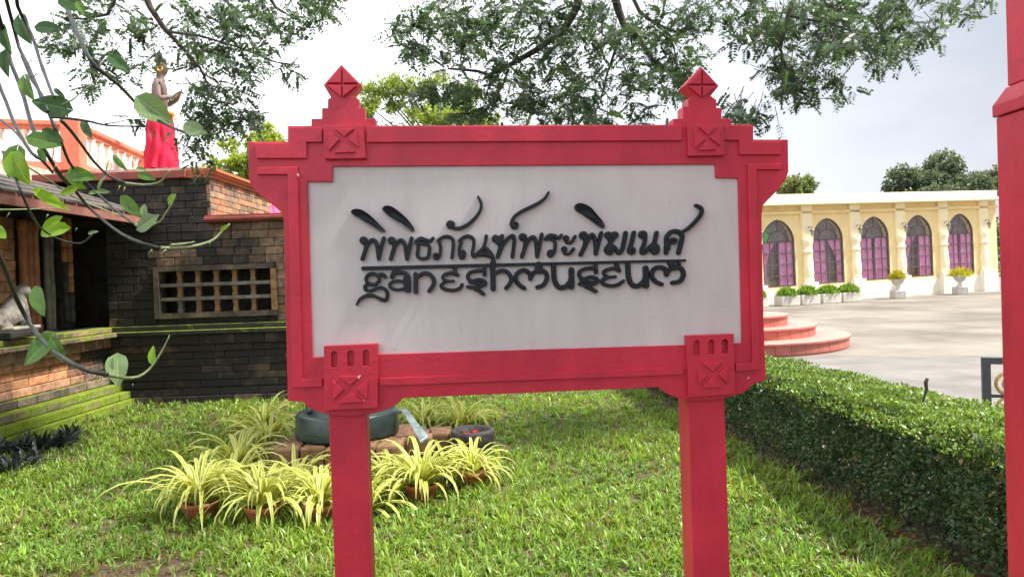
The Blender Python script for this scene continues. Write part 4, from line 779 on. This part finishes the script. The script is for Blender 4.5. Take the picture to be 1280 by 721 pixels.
for i in range(420):
    y = HY0 + (HY1 - HY0) * random.random() ** 1.4; x = hx(y) + random.uniform(.08, .7); p = Vector((x, y, -.02)); pts = [p]
    for k in range(3): p = p + Vector((random.uniform(-.08, .08), random.uniform(-.1, .1), .2)); pts.append(p)
    q_.tube(pts, [.01, .008, .006, .003], 5, False)
q_.build('stems', BARK, hd, True)
tw = thing('dead_twig', 'bare crooked twig sticking up out of the hedge top', 'twig', PY(1153, 512, 4.75))
pt = [PY(u, v, 4.75) for u, v in ((1152, 516), (1153, 505), (1156, 494), (1158, 486), (1157, 478), (1159, 473), (1161, 474))]; MB().tube(pt, [.006, .007, .007, .011, .013, .01, .004], 7).build('stem', BARK, tw, True)
# ------------------------------------------------------------------ grass
def lawn_xy(n):
    u = rng.random(n); y = 3.0 + (10.35 - 3.0) * u ** 1.25; x = (rng.random(n) * 2 - 1) * (y * .74 + .9); return x, y
def bare(x, y):
    b = 1.05 * np.exp(-(((x + 2.05) / .42) ** 2 + ((y - 4.1) / .22) ** 2)) + 1.05 * np.exp(-(((x + 2.4) / .4) ** 2 + ((y - 3.75) / .18) ** 2)) + .5 * np.exp(-(((x + 3.6) / .5) ** 2 + ((y - 8.7) / .25) ** 2)) + .4 * np.exp(-(((x - .9) / .6) ** 2 + ((y - 8.6) / .4) ** 2)) * 0
    hxv = 2.22 - .075 * (y - 3); b += np.clip(1 - (hxv - x) / .1, 0, 1.2) * .6
    b += .55 * np.clip(np.sin(x * 5.3 + y * 2.1) * np.sin(x * 2.2 - y * 6.1) - .25, 0, 1)
    return b
SB = PZ(440, 575, 0); sbx, sby = SB.x, SB.y + .25
EXC = []
def grass(n):
    x, y = lawn_xy(n); hxv = 2.22 - .075 * (y - 3)
    k = (x < hxv + .1) & (rng.random(n) > bare(x, y)) & ~((((x - sbx) / .85) ** 2 + ((y - sby) / .72) ** 2) < 1) & ~((x < -5.15) & (y > 5)) & (y < YW - .12)
    x, y = x[k], y[k]; m = len(x)
    # tufts: each surviving point becomes a small rosette of blades
    nb = 7; x = np.repeat(x, nb); y = np.repeat(y, nb); m = len(x); x = x + rng.normal(0, .012, m); y = y + rng.normal(0, .012, m); tuft = np.repeat(rng.random(m // nb), nb)
    az = rng.random(m) * 2 * np.pi; lean = rng.uniform(.25, 1.15, m); patch = .5 + .5 * np.sin(x * 2.3 + 1.1 * np.sin(y * 1.7)) * np.sin(y * 2.9 + x)
    L_ = rng.uniform(.05, .105, m) * (.65 + .5 * patch) * (.65 + .8 * tuft ** 2); Wd = rng.uniform(.005, .015, m) * (.75 + .5 * tuft)
    d = np.stack([np.cos(az), np.sin(az), np.zeros(m)], 1); s = np.stack([-np.sin(az), np.cos(az), np.zeros(m)], 1); s = nrm(s + rng.normal(0, .25, (m, 3)))
    P = np.stack([x, y, np.full(m, -.004)], 1); V = np.empty((m, 8, 3)); cur = P.copy(); ang = np.pi / 2 - lean * .35
    for j, w in enumerate((.75, 1.0, .7, .06)):
        V[:, 2 * j] = cur + s * (Wd * w / 2)[:, None]; V[:, 2 * j + 1] = cur - s * (Wd * w / 2)[:, None]
        step = (d * np.cos(ang)[:, None] + np.array((0, 0, 1.)) * np.sin(ang)[:, None]) * (L_ / 3)[:, None]; cur = cur + step; ang = ang - lean * rng.uniform(.5, .95, m)
    i = np.arange(m)[:, None] * 8; Q = np.stack([np.stack([i[:, 0] + 2 * j, i[:, 0] + 2 * j + 1, i[:, 0] + 2 * j + 3, i[:, 0] + 2 * j + 2], 1) for j in range(3)], 1).reshape(-1, 4)
    base = np.array((.15, .275, .045)) * (1 - .4 * patch[:, None]) + np.array((.27, .36, .045)) * .45 * patch[:, None]; dry = rng.random(m) < .12
    c = base * rng.uniform(.7, 1.35, (m, 1)) * (.7 + .7 * np.random.default_rng(5).permutation(tuft.reshape(-1, nb)[:, 0]).repeat(nb))[:, None]; c[dry] = np.array((.3, .25, .1)) * rng.uniform(.6, 1.1, (dry.sum(), 1)); return V.reshape(-1, 3), Q, np.repeat(c, 8, 0)
V, Q, c = grass(41000); GRASS = leafmat('grass_blade', None, .42, .38, .45, (1.35, 1.25, .5))
go_ = link('grass', mesh_np('grass', V, Q, c), GRASS); tag(go_, 'short broad bladed green lawn grass with bare patches', 'grass', kind='stuff')
# dry leaf litter under the hedge and on the bare patches
n = 2600; y = rng.uniform(3.2, 8, n); x = 2.22 - .075 * (y - 3) - np.abs(rng.normal(0, .22, n)) + .1; m2 = 500; x[:m2] = rng.normal(-2.1, .4, m2); y[:m2] = rng.normal(4.0, .25, m2)
P = np.stack([x, y, rng.uniform(.004, .03, n)], 1); D = rdir(n); D[:, 2] *= .3; L_ = rng.uniform(.015, .04, n); V, Q = leaf_quads(P, D, np.tile((0., 0., 1.), (n, 1)) + rng.normal(0, .3, (n, 3)), L_, L_ * .5)
c = np.repeat(np.array((.2, .13, .07)) * rng.uniform(.4, 1.6, (n, 1)), 4, 0); lo = link('leaf_litter', mesh_np('leaf_litter', V, Q, c), LEAFA); tag(lo, 'dry brown leaf litter under the hedge and on bare soil', 'leaf litter', kind='stuff')
# ------------------------------------------------------------------ stone bed with bronze pedestal
bed = thing('stone_bed', 'rough stone slab bed under the bronze drum on the lawn', 'stone bed', (sbx, sby, 0))
random.seed(21)
SLAB = mat('bed_stone', (.2, .16, .125), .9, .3, 7, .8, 25, .2, rnd=.25)
def slab(cx, cy, rx, ry, z0, z1, name='stone'):
    n = 9; a0 = random.random(); P = []
    for k in range(n): a = 2 * math.pi * (k + a0) / n; r = random.uniform(.82, 1.08); P.append((cx + rx * r * math.cos(a), cy + ry * r * math.sin(a)))
    q = MB(); n = len(P); vs = [(x, y, z0) for x, y in P] + [(x, y, z1 - .03) for x, y in P] + [(cx + (x - cx) * .86, cy + (y - cy) * .86, z1 + random.uniform(-.012, .012)) for x, y in P]
    q.add(vs, [(k * n + i, k * n + (i + 1) % n, (k + 1) * n + (i + 1) % n, (k + 1) * n + i) for k in range(2) for i in range(n)] + [tuple(2 * n + i for i in range(n))]); return q.build(name, SLAB, bed, True)
for k in range(13):
    a = 2 * math.pi * k / 13; slab(sbx + .72 * math.cos(a), sby + .56 * math.sin(a), .2, .15, -.02, random.uniform(.07, .13))
for k in range(6): slab(sbx + random.uniform(-.35, .35), sby + random.uniform(-.3, .3), .26, .2, -.02, .1)
dc = PZ(434, 560, .2); rd = 64 * dc.y / FPX * 1.07; dcy = dc.y + rd; dcx = PY(435, 540, dcy).x
BRK = mat('laterite', (.26, .15, .085), .9, .35, 9, .8, 25, .2, rnd=.2)
for (u, v, w) in ((520, 562, .26), (548, 556, .2)):
    p = PZ(u, v + 4, .1); q = MB(); q.box((p.x - w / 2, p.y - .02, .08), (p.x + w / 2, p.y + .3, .235)); q.build('laterite_block', BRK, bed, True, bevel=.02)
for k in range(5): q = MB(); x = dcx - .5 + k * .21; q.box((x, dcy - rd - .08 + .03 * (k % 2), .03), (x + .2, dcy + .4, .23 - .006 * (k % 3))); q.build('laterite_block', BRK, bed, True, bevel=.02)
BRZ = mat('bronze_patina', (.045, .07, .065), .38, .35, 6, .25, 40, .5, metal=.35)
BRZP = mat('bronze_pale', (.25, .32, .31), .35, .4, 10, .3, 40, .5, metal=.3)
zt = PY(434, 523, dcy - rd).z
stt = thing('bronze_statue', 'dark green bronze figure on a round drum half hidden behind the sign', 'statue', (dcx, dcy, .235), R_(-70))
hdm = zt - .235
MB().lathe([(rd * .99, 0), (rd, .02), (rd * .985, hdm - .03), (rd * .95, hdm - .005), (rd * .9, hdm), (0, hdm + .005)], 40).build('drum', BRZ, stt)
bb = human('body', BRZ, stt, ((.1, .26, 1.12), (.3, .2, 1.0), (.36, .18, .98))); bb.location = (-.06, -.2, hdm); bb.scale = (.98, .98, .98)
sk_ = skirt(stt, .98, .5, 1.05, BRZ, 'robe'); sk_.location = (-.06, -.2, hdm)
# pale leaning strip beside the drum
tl = thing('bronze_strip', 'pale weathered bronze strip leaning from the drum down to the stones', 'ornament', PZ(528, 549, .12))
P0 = [PY(u, v, y_) for u, v, y_ in ((497, 513, dcy - .05), (504, 511, dcy - .1), (510, 518, dcy - .16), (517, 529, dcy - .24), (525, 540, dcy - .32), (530, 548, dcy - .38))]
q = MB(); vs = []
for i, p in enumerate(P0): w = .04 + .012 * i; t_ = Vector((.5, .6, .25)).normalized(); vs += [p - t_ * w * .5, p + t_ * w * .5, p + t_ * w * .5 + Vector((.01, 0, -.022)), p - t_ * w * .5 + Vector((.01, 0, -.022))]
q.add(vs, [(i * 4 + k, i * 4 + (k + 1) % 4, (i + 1) * 4 + (k + 1) % 4, (i + 1) * 4 + k) for i in range(5) for k in range(4)] + [(3, 2, 1, 0), (20, 21, 22, 23)], True); q.build('strip', BRZP, tl, True, bevel=.004)
# stone bowl
pb = PZ(590, 560, .1); bw = thing('stone_bowl', 'dark rough stone bowl holding red petals beside the potted plants', 'bowl', (pb.x, pb.y, .0))
MB().lathe([(.08, 0), (.13, .05), (.155, .13), (.16, .19), (.15, .215), (.125, .21), (.11, .17), (.06, .13), (0, .125)], 22, wob=.07).build('bowl', mat('bowl_stone', (.035, .03, .028), .7, .4, 14, .8, 30), bw); bw.scale = (1.2, 1.2, 1.25)
PET = mat('red_petal', (.5, .03, .03), .6, .3, 20)
q = MB()
for k in range(60): a = random.random() * 6.28; r = .1 * random.random() ** .5; s = .014; M_ = Matrix.Translation((r * math.cos(a), r * math.sin(a), .17 + random.random() * .02)) @ Matrix.Rotation(random.random() * 6, 4, Vector(rdir(1)[0])); q.add([M_ @ Vector(p) for p in ((-s, 0, 0), (0, -s * .6, .003), (s, 0, 0), (0, s * .6, .003))], [(0, 1, 2, 3)])
o = q.build('petals', PET, bw); tag(o, kind='stuff')
# ------------------------------------------------------------------ variegated spider plants
def sleaf(k):
    r = random.Random(k); n = 8; L_ = r.uniform(.38, .6); w = r.uniform(.022, .034); bend = r.uniform(1.7, 3.4); vs = []; col = []; a = R_(r.uniform(70, 84)); x = z = 0; tw_ = r.uniform(-.3, .3)
    for i in range(n + 1):
        t = i / n; ww = w * (1 if t < .55 else max(.06, 1 - (t - .55) / .45) ** .8) * (.7 + .3 * min(1, t * 4)); 
        for s in (-1, -.45, 0, .45, 1): vs.append((x, s * ww * .5 + tw_ * .03 * t * t, z + (abs(s) - .5) * .2 * ww)); col.append((.62, .6, .2) if abs(s) > .9 else ((.24, .36, .05) if abs(s) < .3 else (.5, .52, .13)))
        x += math.cos(a) * L_ / n; z += math.sin(a) * L_ / n; a -= bend / n * (.35 + 1.5 * t)
    Q = np.array([(i * 5 + k_, i * 5 + k_ + 1, (i + 1) * 5 + k_ + 1, (i + 1) * 5 + k_) for i in range(n) for k_ in range(4)]); me = mesh_np('leaf', np.array(vs), Q, np.array(col), True); me.materials.append(SPID); return me
SPID = leafmat('variegated_leaf', None, .35, .4, .4, (1.2, 1.15, .6)); SL = [sleaf(k) for k in range(20)]
POT = mat('terracotta_pot', (.42, .15, .075), .75, .2, 8, .3, 40, .25); POTSOIL = soilmat()
def pot_mesh():
    q = MB(); q.lathe([(.085, -.05), (.092, -.04), (.112, .075), (.122, .08), (.126, .105), (.118, .11), (.108, .103), (.104, .07), (0, .068)], 22); return q
def spider(u, v, n, s, label, potted=True, z=0, grp='variegated spider plants around the stone bed'):
    s *= 1.1; p = PZ(u, v, z); t_ = thing('spider_plant', label, 'plant', (p.x, p.y, z), random.random() * 6, grp)
    zb = .0
    if potted: o = pot_mesh().build('pot', POT, t_); MB().lathe([(.0, .07), (.1, .069), (.1, .074), (0, .08)], 12).build('soil', POTSOIL, t_); zb = .075
    for k in range(int(n * 1.4)):
        me_ = SL[random.randrange(len(SL))]; o = link('leaf', me_, None, t_); a = 2.4 * k + random.uniform(-.3, .3); q = s * random.uniform(.6, 1.12)
        tilt = random.uniform(-1.5, .1) * (1 if k % 3 else .35)
        o.matrix_basis = Matrix.Translation((.035 * math.cos(a) * random.random(), .035 * math.sin(a) * random.random(), zb)) @ Matrix.Rotation(a, 4, 'Z') @ Matrix.Rotation(-tilt * .55, 4, 'Y') @ Matrix.Diagonal((q, q, q, 1))
    return t_
spider(252, 645, 62, 1.05, 'leftmost variegated spider plant arching out of a terracotta pot')
spider(330, 650, 60, 1.0, 'variegated spider plant hanging over its pot, second from the left on the lawn')
spider(402, 648, 46, .95, 'variegated spider plant just left of the left red post')
spider(455, 640, 40, .9, 'variegated spider plant half hidden behind the left red post', potted=False)
spider(528, 622, 66, 1.0, 'largest upright variegated spider plant right of the left red post')
spider(592, 605, 42, .85, 'small variegated spider plant in the pot in front of the stone bowl')
spider(298, 590, 50, 1.1, 'variegated spider plant behind the leftmost potted one', False)
spider(335, 562, 50, 1.15, 'variegated spider plant at the back left of the stone bed', False)
spider(330, 540, 44, 1.1, 'farthest variegated spider plant near the brick wall', False)
spider(530, 534, 40, 1.0, 'variegated spider plant behind the pale bronze strip', False)
spider(578, 535, 40, 1.05, 'variegated spider plant growing behind the stone bowl', False)
spider(290, 615, 40, .95, 'low variegated spider plant between the two leftmost pots', False)
spider(368, 612, 40, .9, 'variegated spider plant against the stones left of the left post', False)
spider(490, 605, 38, .9, 'variegated spider plant against the stones right of the left post', False)
spider(562, 600, 34, .8, 'variegated spider plant between the largest one and the small pot', False)
spider(395, 628, 36, .85, 'short variegated spider plant pressed against the left post', False)
# ------------------------------------------------------------------ dark leaved plants at the left
DLEAF = leafmat('dark_purple_leaf', (.05, .06, .058), .08, .38, .45, (1, 1, 1))
def dleaf():
    n = 6; vs = []; L_ = .22
    for i in range(n + 1): t = i / n; w = .034 * math.sin(math.pi * min(.98, .15 + .85 * t)) ** .7 + .002; x = L_ * t * .75; z = L_ * (t * .9 - .45 * t * t); vs += [(x, -w / 2, z + .006), (x, 0, z), (x, w / 2, z + .006)]
    Q = np.array([(i * 3 + k, i * 3 + k + 1, (i + 1) * 3 + k + 1, (i + 1) * 3 + k) for i in range(n) for k in range(2)]); me = mesh_np('leaf', np.array(vs), Q, None, True); me.materials.append(DLEAF); return me
DM = dleaf(); dl = ['at the left edge of the photo', 'second along the plinth', 'third along the plinth', 'fourth along the plinth', 'fifth along the plinth', 'sixth, nearest the mossy corner', 'in the lower row by the left edge', 'in the lower row towards the lawn', 'last in the lower row']
for (u, v), s_ in zip(((6, 566), (28, 560), (48, 560), (64, 558), (78, 553), (90, 547), (4, 590), (22, 586), (42, 578)), dl):
    p = PZ(u, v + 6, 0); t_ = thing('dark_plant', 'dark purple strap leaved plant ' + s_, 'plant', p, random.random() * 6, 'dark leaved plants beside the temple plinth')
    for k in range(26):
        o = link('leaf', DM, None, t_); a = 2.4 * k; q = random.uniform(.7, 1.25); o.matrix_basis = Matrix.Translation((random.uniform(-.05, .05), random.uniform(-.05, .05), 0)) @ Matrix.Rotation(a, 4, 'Z') @ Matrix.Rotation(random.uniform(-.9, .35), 4, 'Y') @ Matrix.Diagonal((q, q, q, 1))
# ------------------------------------------------------------------ overhanging tree
rt = thing('overhanging_tree', 'spreading tree whose feathery branches hang into the top of the photo', 'tree', (4.2, -3.2, 0))
def pyl(l): return [PY(*p) for p in l]
q = MB(); q.tube([(4.2, -3.2, -.3), (4.1, -3.1, 1.2), (3.7, -2.6, 2.6), (3.2, -1.6, 4.2)], [.42, .34, .3, .26], 12)
q.tube([(3.2, -1.6, 4.2), (2.6, .8, 5.8), (2.1, 3.6, 6.3), (1.9, 6.4, 6.0)], [.24, .2, .15, .1], 10); q.tube([(3.2, -1.6, 4.2), (.6, .4, 6.4), (-2, 3.4, 6.8), (-3.6, 6.6, 6.2)], [.22, .17, .13, .08], 10); q.build('trunk', BARK, rt, True)
E1 = Vector((1.9, 6.4, 6.0)); E2 = Vector((-3.6, 6.6, 6.2))
def limb(start, pts, r0, r1):
    P = ([start] if start is not None else []) + pyl(pts); n = len(P); MB().tube(P, [r0 + (r1 - r0) * i / (n - 1) for i in range(n)], 7).build('branch', BARK, rt, True)
limb(E1, [(725,-20,7.2),(722,8,7.2),(705,38,7.2),(672,62,7.2),(640,80,7.3),(612,94,7.4),(596,89,7.4),(560,86,7.5)], .05, .01)
limb(None, [(613,94,7.4),(612,106,7.4),(606,122,7.4)], .012, .006)
limb(E1, [(765,-20,7.4),(772,10,7.4),(780,32,7.4),(800,50,7.4),(815,75,7.5),(850,95,7.6),(880,120,7.7)], .055, .008)
limb(None, [(780,32,7.4),(770,60,7.4),(758,95,7.5),(750,130,7.5)], .02, .006); limb(None, [(788,38,7.4),(790,60,7.4)], .012, .006)
limb(E1, [(785,-15,7),(800,16,7),(820,30,7),(850,42,7)], .03, .008); limb(E1, [(1000,-20,6.8),(985,20,6.8),(975,60,6.8),(985,95,6.9)], .04, .008); limb(None, [(985,20,6.8),(1040,30,6.8),(1090,50,6.9)], .015, .006)
limb(E2, [(178,-15,7.2),(188,10,7.2),(205,35,7.2),(228,60,7.3),(250,85,7.4),(262,110,7.4)], .04, .008); limb(E2, [(150,-15,7),(135,18,7),(105,24,7),(75,22,7)], .025, .006); limb(None, [(210,40,7.2),(250,45,7.2),(300,60,7.3),(345,78,7.3),(375,82,7.3)], .014, .005)
limb(E2, [(330,-15,7.3),(345,10,7.3),(370,25,7.3)], .03, .008)
# compound leaves: (u, v, ru, rv, count)
CL = [(140,20,48,34,60),(95,45,32,24,34),(150,72,52,22,46),(105,70,22,16,16),(122,98,16,9,16),(215,20,48,36,60),(270,30,48,38,64),(240,65,50,28,50),(290,95,40,30,44),(270,120,36,32,48),(305,55,32,40,40),(250,150,30,26,24),(280,150,42,26,40),(180,150,14,14,8),(245,185,20,30,16),(300,140,30,26,26),(250,205,14,14,10),(385,18,34,28,54),(335,30,30,26,30),(300,20,30,26,30),(400,12,18,20,16),(365,38,16,12,10),(360,80,15,9,11),(345,10,26,16,16),
 (545,20,52,22,52),(515,45,26,22,24),(530,62,22,16,18),(590,25,50,34,64),(570,60,30,14,18),(650,20,56,28,60),(700,15,40,24,36),(620,55,44,30,44),(560,112,30,18,28),(520,118,18,12,10),(595,120,30,28,38),(600,145,22,14,18),(650,95,44,34,52),(650,135,44,24,38),(690,120,36,36,44),(700,70,40,34,44),(740,60,34,40,42),(745,110,36,40,44),(730,148,36,14,18),(790,60,40,36,50),(800,110,44,40,56),(790,145,36,14,18),(840,80,34,30,36),(850,120,24,26,20),(840,35,34,20,30),(872,25,22,26,26),(770,20,36,18,20),(845,5,24,14,14),
 (930,20,44,34,54),(985,30,52,40,86),(985,75,40,36,64),(965,100,26,16,18),(1000,115,20,16,20),(1040,35,46,36,64),(1090,45,44,36,58),(1080,65,36,14,20),(1120,60,30,16,22),(1140,40,34,16,22),(1025,10,60,18,40),(1045,108,16,9,12),(1160,35,14,9,8),(1100,8,60,14,24),(1010,130,9,6,5),
 (915,150,18,14,16),(945,152,20,12,16),(930,140,20,8,8),(935,168,14,5,5),(1205,3,42,9,22),(1150,2,30,8,12)]
def sprays(CL):
    Cs, Ds, Ls = [], [], []; ax = []
    for u, v, ru, rv, n in CL:
        nk = max(2, int(n * (1.1 if u < 430 else 1.5))); sub = []
        for k in range(nk):
            if k % 7 == 0: a = random.random() * 6.283; r = random.random() ** .5; y0_ = random.gauss(7.4, .5); cu_, cv_ = u + ru * r * math.cos(a), v + rv * r * math.sin(a)
            y_ = y0_ + random.gauss(0, .1); p = np.array(PY(cu_ + random.gauss(0, 9), cv_ + random.gauss(0, 6), y_))
            d = np.array((random.gauss(0, .7), random.gauss(0, .6), random.gauss(-.35, .4))); d /= np.linalg.norm(d); s = np.cross(d, (random.gauss(0, .3), random.gauss(0, .5), 1)); s /= np.linalg.norm(s); Lr = random.uniform(.1, .2)
            ax.append((p, d, Lr))
            npair = 7
            for j in range(npair):
                t = (j + .6) / npair; q = p + d * Lr * t + np.array((0, 0, -.035 * t * t))
                for sg_ in (-1, 1): Cs.append(q); Ds.append(s * sg_ + d * .55 + np.array((0, 0, -.15))); Ls.append((.052 if j < 5 else .04) * random.uniform(.8, 1.2))
            Cs.append(p + d * Lr); Ds.append(d); Ls.append(.045)
    return np.array(Cs), np.array(Ds), np.array(Ls), ax
C, D, L_, ax = sprays(CL); n = len(C); per = 15
nn = np.repeat(rdir(n // per) + np.array((0, -.3, 1.1)), per, 0) + rng.normal(0, .25, (n, 3)); V, Q = leaf_quads(C, D, nn, L_, L_ * .55, .1)
tone = np.repeat(rng.uniform(.6, 1.5, (n // per, 1)), per, 0); cc = np.repeat(np.array((.066, .112, .066)) * tone, 4, 0)
OLEAF = leafmat('overhang_leaf', None, .35, .4, .4, (1.2, 1.3, .6)); link('foliage', mesh_np('overhang_foliage', V, Q, cc), OLEAF, rt, True)
q = MB()
for p, d, Lr in ax[::2]: q.tube([Vector(p - d * .12 + np.array((0, 0, .05))), Vector(p), Vector(p + d * Lr)], [.004, .003, .0015], 3, False)
q.build('twigs', BARK, rt, True)
# upper crown out of frame over the trunk
B = [((3.5, -3.5, 7.5), (4, 3, 1.5)), ((2.2, 5.8, 6.6), (1.4, .8, .4)), ((-3.6, 6.8, 6.8), (1.2, .8, .4))]
V, Q, c = crown(B, 9000, .22, (.04, .075, .03)); link('upper_crown', mesh_np('upper_crown', V, Q, c), OLEAF, rt, True)
# ------------------------------------------------------------------ foreground vine
vn = thing('climbing_vine', 'hanging vine stems with heart shaped green leaves in the near left foreground', 'vine', (-1.15, 1.4, 0))
VST = mat('vine_stem', (.022, .027, .024), .55, .3, 30, .3, 80); VSTL = mat('vine_stem_young', (.22, .28, .13), .5, .25, 30, .2, 80)
def yv(u, v): return 1.35 + .12 * math.sin(u * .03 + v * .017)
def vstem(pts, r0, r1, m=VST, dy=0):
    C, Wd = cat(pts, 1, 6); P = [PY(p[0], p[1], yv(*p) + dy) for p in C]; n = len(P); MB().tube(P, [.78 * (r0 + (r1 - r0) * i / (n - 1)) * (1.25 if i % 9 == 0 else 1) for i in range(n)], 7).build('stem', m, vn, True)
vstem([(78,-15),(80,0),(94,36),(106,62),(119,83),(147,105),(180,139),(206,155),(232,166),(246,165)], .0052, .003)
vstem([(246,165),(256,160),(265,152),(274,143)], .003, .0015)
vstem([(6,-12),(8,0),(16,30),(24,60),(30,72),(40,94),(48,112),(52,124),(61,142),(69,161),(78,182),(86,202),(100,220),(128,248),(150,267),(170,281),(180,284)], .0048, .0026, dy=.05)
vstem([(20,-12),(22,8),(32,28),(42,50),(50,76),(58,98),(65,117),(68,122)], .0045, .003, dy=-.04)
vstem([(-4,15),(4,38),(9,60),(14,80),(24,105),(30,122),(38,152),(46,172),(60,195),(76,220),(92,236),(110,258),(140,284),(165,299),(200,310)], .0055, .003, dy=.02)
vstem([(200,310),(235,309),(262,302),(272,295),(280,286),(287,280)], .0034, .0022, VSTL, .02)
vstem([(-4,100),(8,128),(16,150),(26,170),(40,192),(52,200),(66,216)], .005, .003, dy=.08); vstem([(0,150),(14,160),(30,178),(42,194)], .003, .002, dy=.1)
vstem([(28,70),(40,100),(52,118),(60,140)], .004, .003, dy=-.02)
vstem([(76,150),(88,163),(104,184),(118,203),(138,221),(158,229)], .0038, .003, dy=.03); vstem([(158,229),(180,231),(197,229),(206,222),(213,212)], .003, .0018, VSTL, .03)
vstem([(63,146),(85,148),(112,152),(134,157),(162,158),(184,158)], .0034, .0016); vstem([(132,155),(146,153),(162,149)], .0016, .001)
vstem([(79,131),(92,124),(102,115),(113,107)], .0022, .0008, VSTL)
vstem([(4,190),(10,206),(20,224),(28,244),(36,262),(46,279),(60,292),(82,302),(102,304),(112,297),(118,291)], .003, .0018, dy=-.02)
vstem([(-4,262),(20,262),(50,261),(84,260)], .0018, .001, VSTL); vstem([(34,208),(56,222),(80,238),(100,250),(130,262),(155,272)], .0022, .0016, VSTL, .06)
vstem([(-6,312),(4,332),(20,372),(36,402),(50,422),(70,441),(92,455),(112,464),(134,468)], .0058, .0044, dy=-.05); vstem([(134,468),(155,472),(172,471),(186,462),(196,449),(205,434),(212,419)], .0042, .0014, VSTL, -.05)
vstem([(170,281),(182,284),(200,277),(206,268),(214,256),(219,243)], .003, .0012, VSTL, .05); vstem([(86,202),(96,218),(110,230)], .002, .0015, VSTL, .05); vstem([(130,222),(134,208),(136,200)], .002, .001, VSTL, .05)
vstem([(214,306),(226,305),(240,303),(243,302)], .0026, .0014, VSTL, .02)
for a, b in (((70,206),(66,214)),((150,232),(147,239)),((156,234),(154,240)),((190,312),(185,318)),((262,303),(262,308)),((120,468),(114,478)),((126,470),(122,476)),((128,471),(125,477)),((208,312),(200,317)),((166,480),(166,484)),((60,268),(57,273)),((12,266),(8,272)),((96,285),(94,289)),((46,92),(38,100)),((40,75),(34,80))): vstem([a, b], .0012, .0005, VSTL, -.01)
def heart(k):
    r = random.Random(k + 50); n = 12; cup = r.uniform(.08, .3); crl = r.uniform(-.3, .25); vs = []; rows_ = 9
    def half(t): return .5 * max(0, math.sin(math.pi * min(1, t ** .62))) ** .85 * (1.02 - .1 * t)
    for i in range(rows_ + 1):
        t = i / rows_
        for j in range(-4, 5):
            s = j / 4; x = half(t) * s + (0 if t else 0); yy = t - (.13 * abs(s) ** 1.5 * (1 - t) ** 2 if t < .5 else 0) - .13 * abs(s) * (1 - min(1, t * 3)); z = cup * abs(x) * .9 + crl * (t - .3) ** 2 + .015 * math.sin(t * 11 + s * 3); vs.append((x * .92, yy, z))
    Q = np.array([(i * 9 + j, i * 9 + j + 1, (i + 1) * 9 + j + 1, (i + 1) * 9 + j) for i in range(rows_) for j in range(8)]); return mesh_np('leaf', np.array(vs), Q, None, True)
VL = [leafmat('vine_leaf_dark', (.055, .12, .05), .5, .4, .4, (1.1, 1.3, .5), vein=True), leafmat('vine_leaf', (.09, .19, .04), .45, .38, .45, (1.2, 1.3, .5), vein=True), leafmat('vine_leaf_bright', (.2, .36, .04), .5, .38, .4, (1.2, 1.2, .4), vein=True), leafmat('vine_leaf_pale', (.2, .3, .14), .3, .42, .4, (1.1, 1.2, .6), vein=True)]
HM = {}
def vleaf(u, v, size, ang, m, asp=.75, tilt=0, dy=0):
    k = random.randrange(5)
    if (k, m) not in HM: me = heart(k); me.materials.append(VL[m]); HM[(k, m)] = me
    y_ = yv(u, v) + dy - .015; c = PY(u, v, y_); s = .86 * size * y_ / FPX; a = R_(ang); d = CR * math.cos(a) - CU * math.sin(a); nrm_ = (-CF + CR * random.uniform(-.25, .25) + CU * (random.uniform(.0, .35) + tilt)).normalized(); d = (d - nrm_ * d.dot(nrm_)).normalized(); sd_ = d.cross(nrm_)
    o = link('leaf', HM[(k, m)], None, vn); base_ = c - d * s * .5; o.matrix_parent_inverse = vn.matrix_basis.inverted()
    o.matrix_basis = Matrix(((sd_.x * s * asp, d.x * s, nrm_.x * s, base_.x), (sd_.y * s * asp, d.y * s, nrm_.y * s, base_.y), (sd_.z * s * asp, d.z * s, nrm_.z * s, base_.z), (0, 0, 0, 1)))
# u, v, length px, direction of tip (degrees, clockwise from right), tone, width ratio
for a in ((94,6,34,20,0,.8),(102,12,20,60,1,.6),(65,36,34,5,0,.66),(152,82,34,38,0,.6),(197,141,50,35,3,.8),(247,163,32,20,3,.75),(60,131,46,-170,0,.75),(76,118,17,40,0,.5),(83,142,14,60,0,.6),(111,165,30,55,0,.5),(32,40,46,60,0,.6),(54,60,16,8,0,.35),(8,82,36,80,0,.6),(36,112,40,60,1,.55),(16,206,42,100,1,.8),(26,214,44,60,2,.9),(60,178,40,10,1,.7),(70,172,30,30,0,.6),(105,220,40,10,1,.62),(152,206,30,42,1,.35),(186,222,22,15,1,.6),(178,212,13,10,3,.6),(68,252,46,32,2,.38),(54,196,22,60,1,.5),
          (64,290,40,170,2,.62),(60,284,34,140,2,.5),(168,262,42,42,1,.5),(188,276,34,-30,3,.7),(182,268,22,70,3,.6),(213,251,16,120,2,.7),(282,284,13,-40,2,.6),(1,292,22,40,2,.9),(118,290,12,-20,3,.5),(98,232,24,20,2,.7),(100,228,14,70,2,.8),(84,240,22,150,2,.6),(132,240,18,10,3,.45),(120,240,14,-20,3,.5),(128,226,20,-70,3,.35),(50,380,42,62,1,.62),(46,440,52,130,1,.75),(74,440,34,60,1,.62),(60,428,30,10,1,.6),(147,466,40,85,3,.85),(140,456,16,70,3,.6),(191,441,24,-100,2,.55),(8,52,40,70,0,.5)): vleaf(*a)
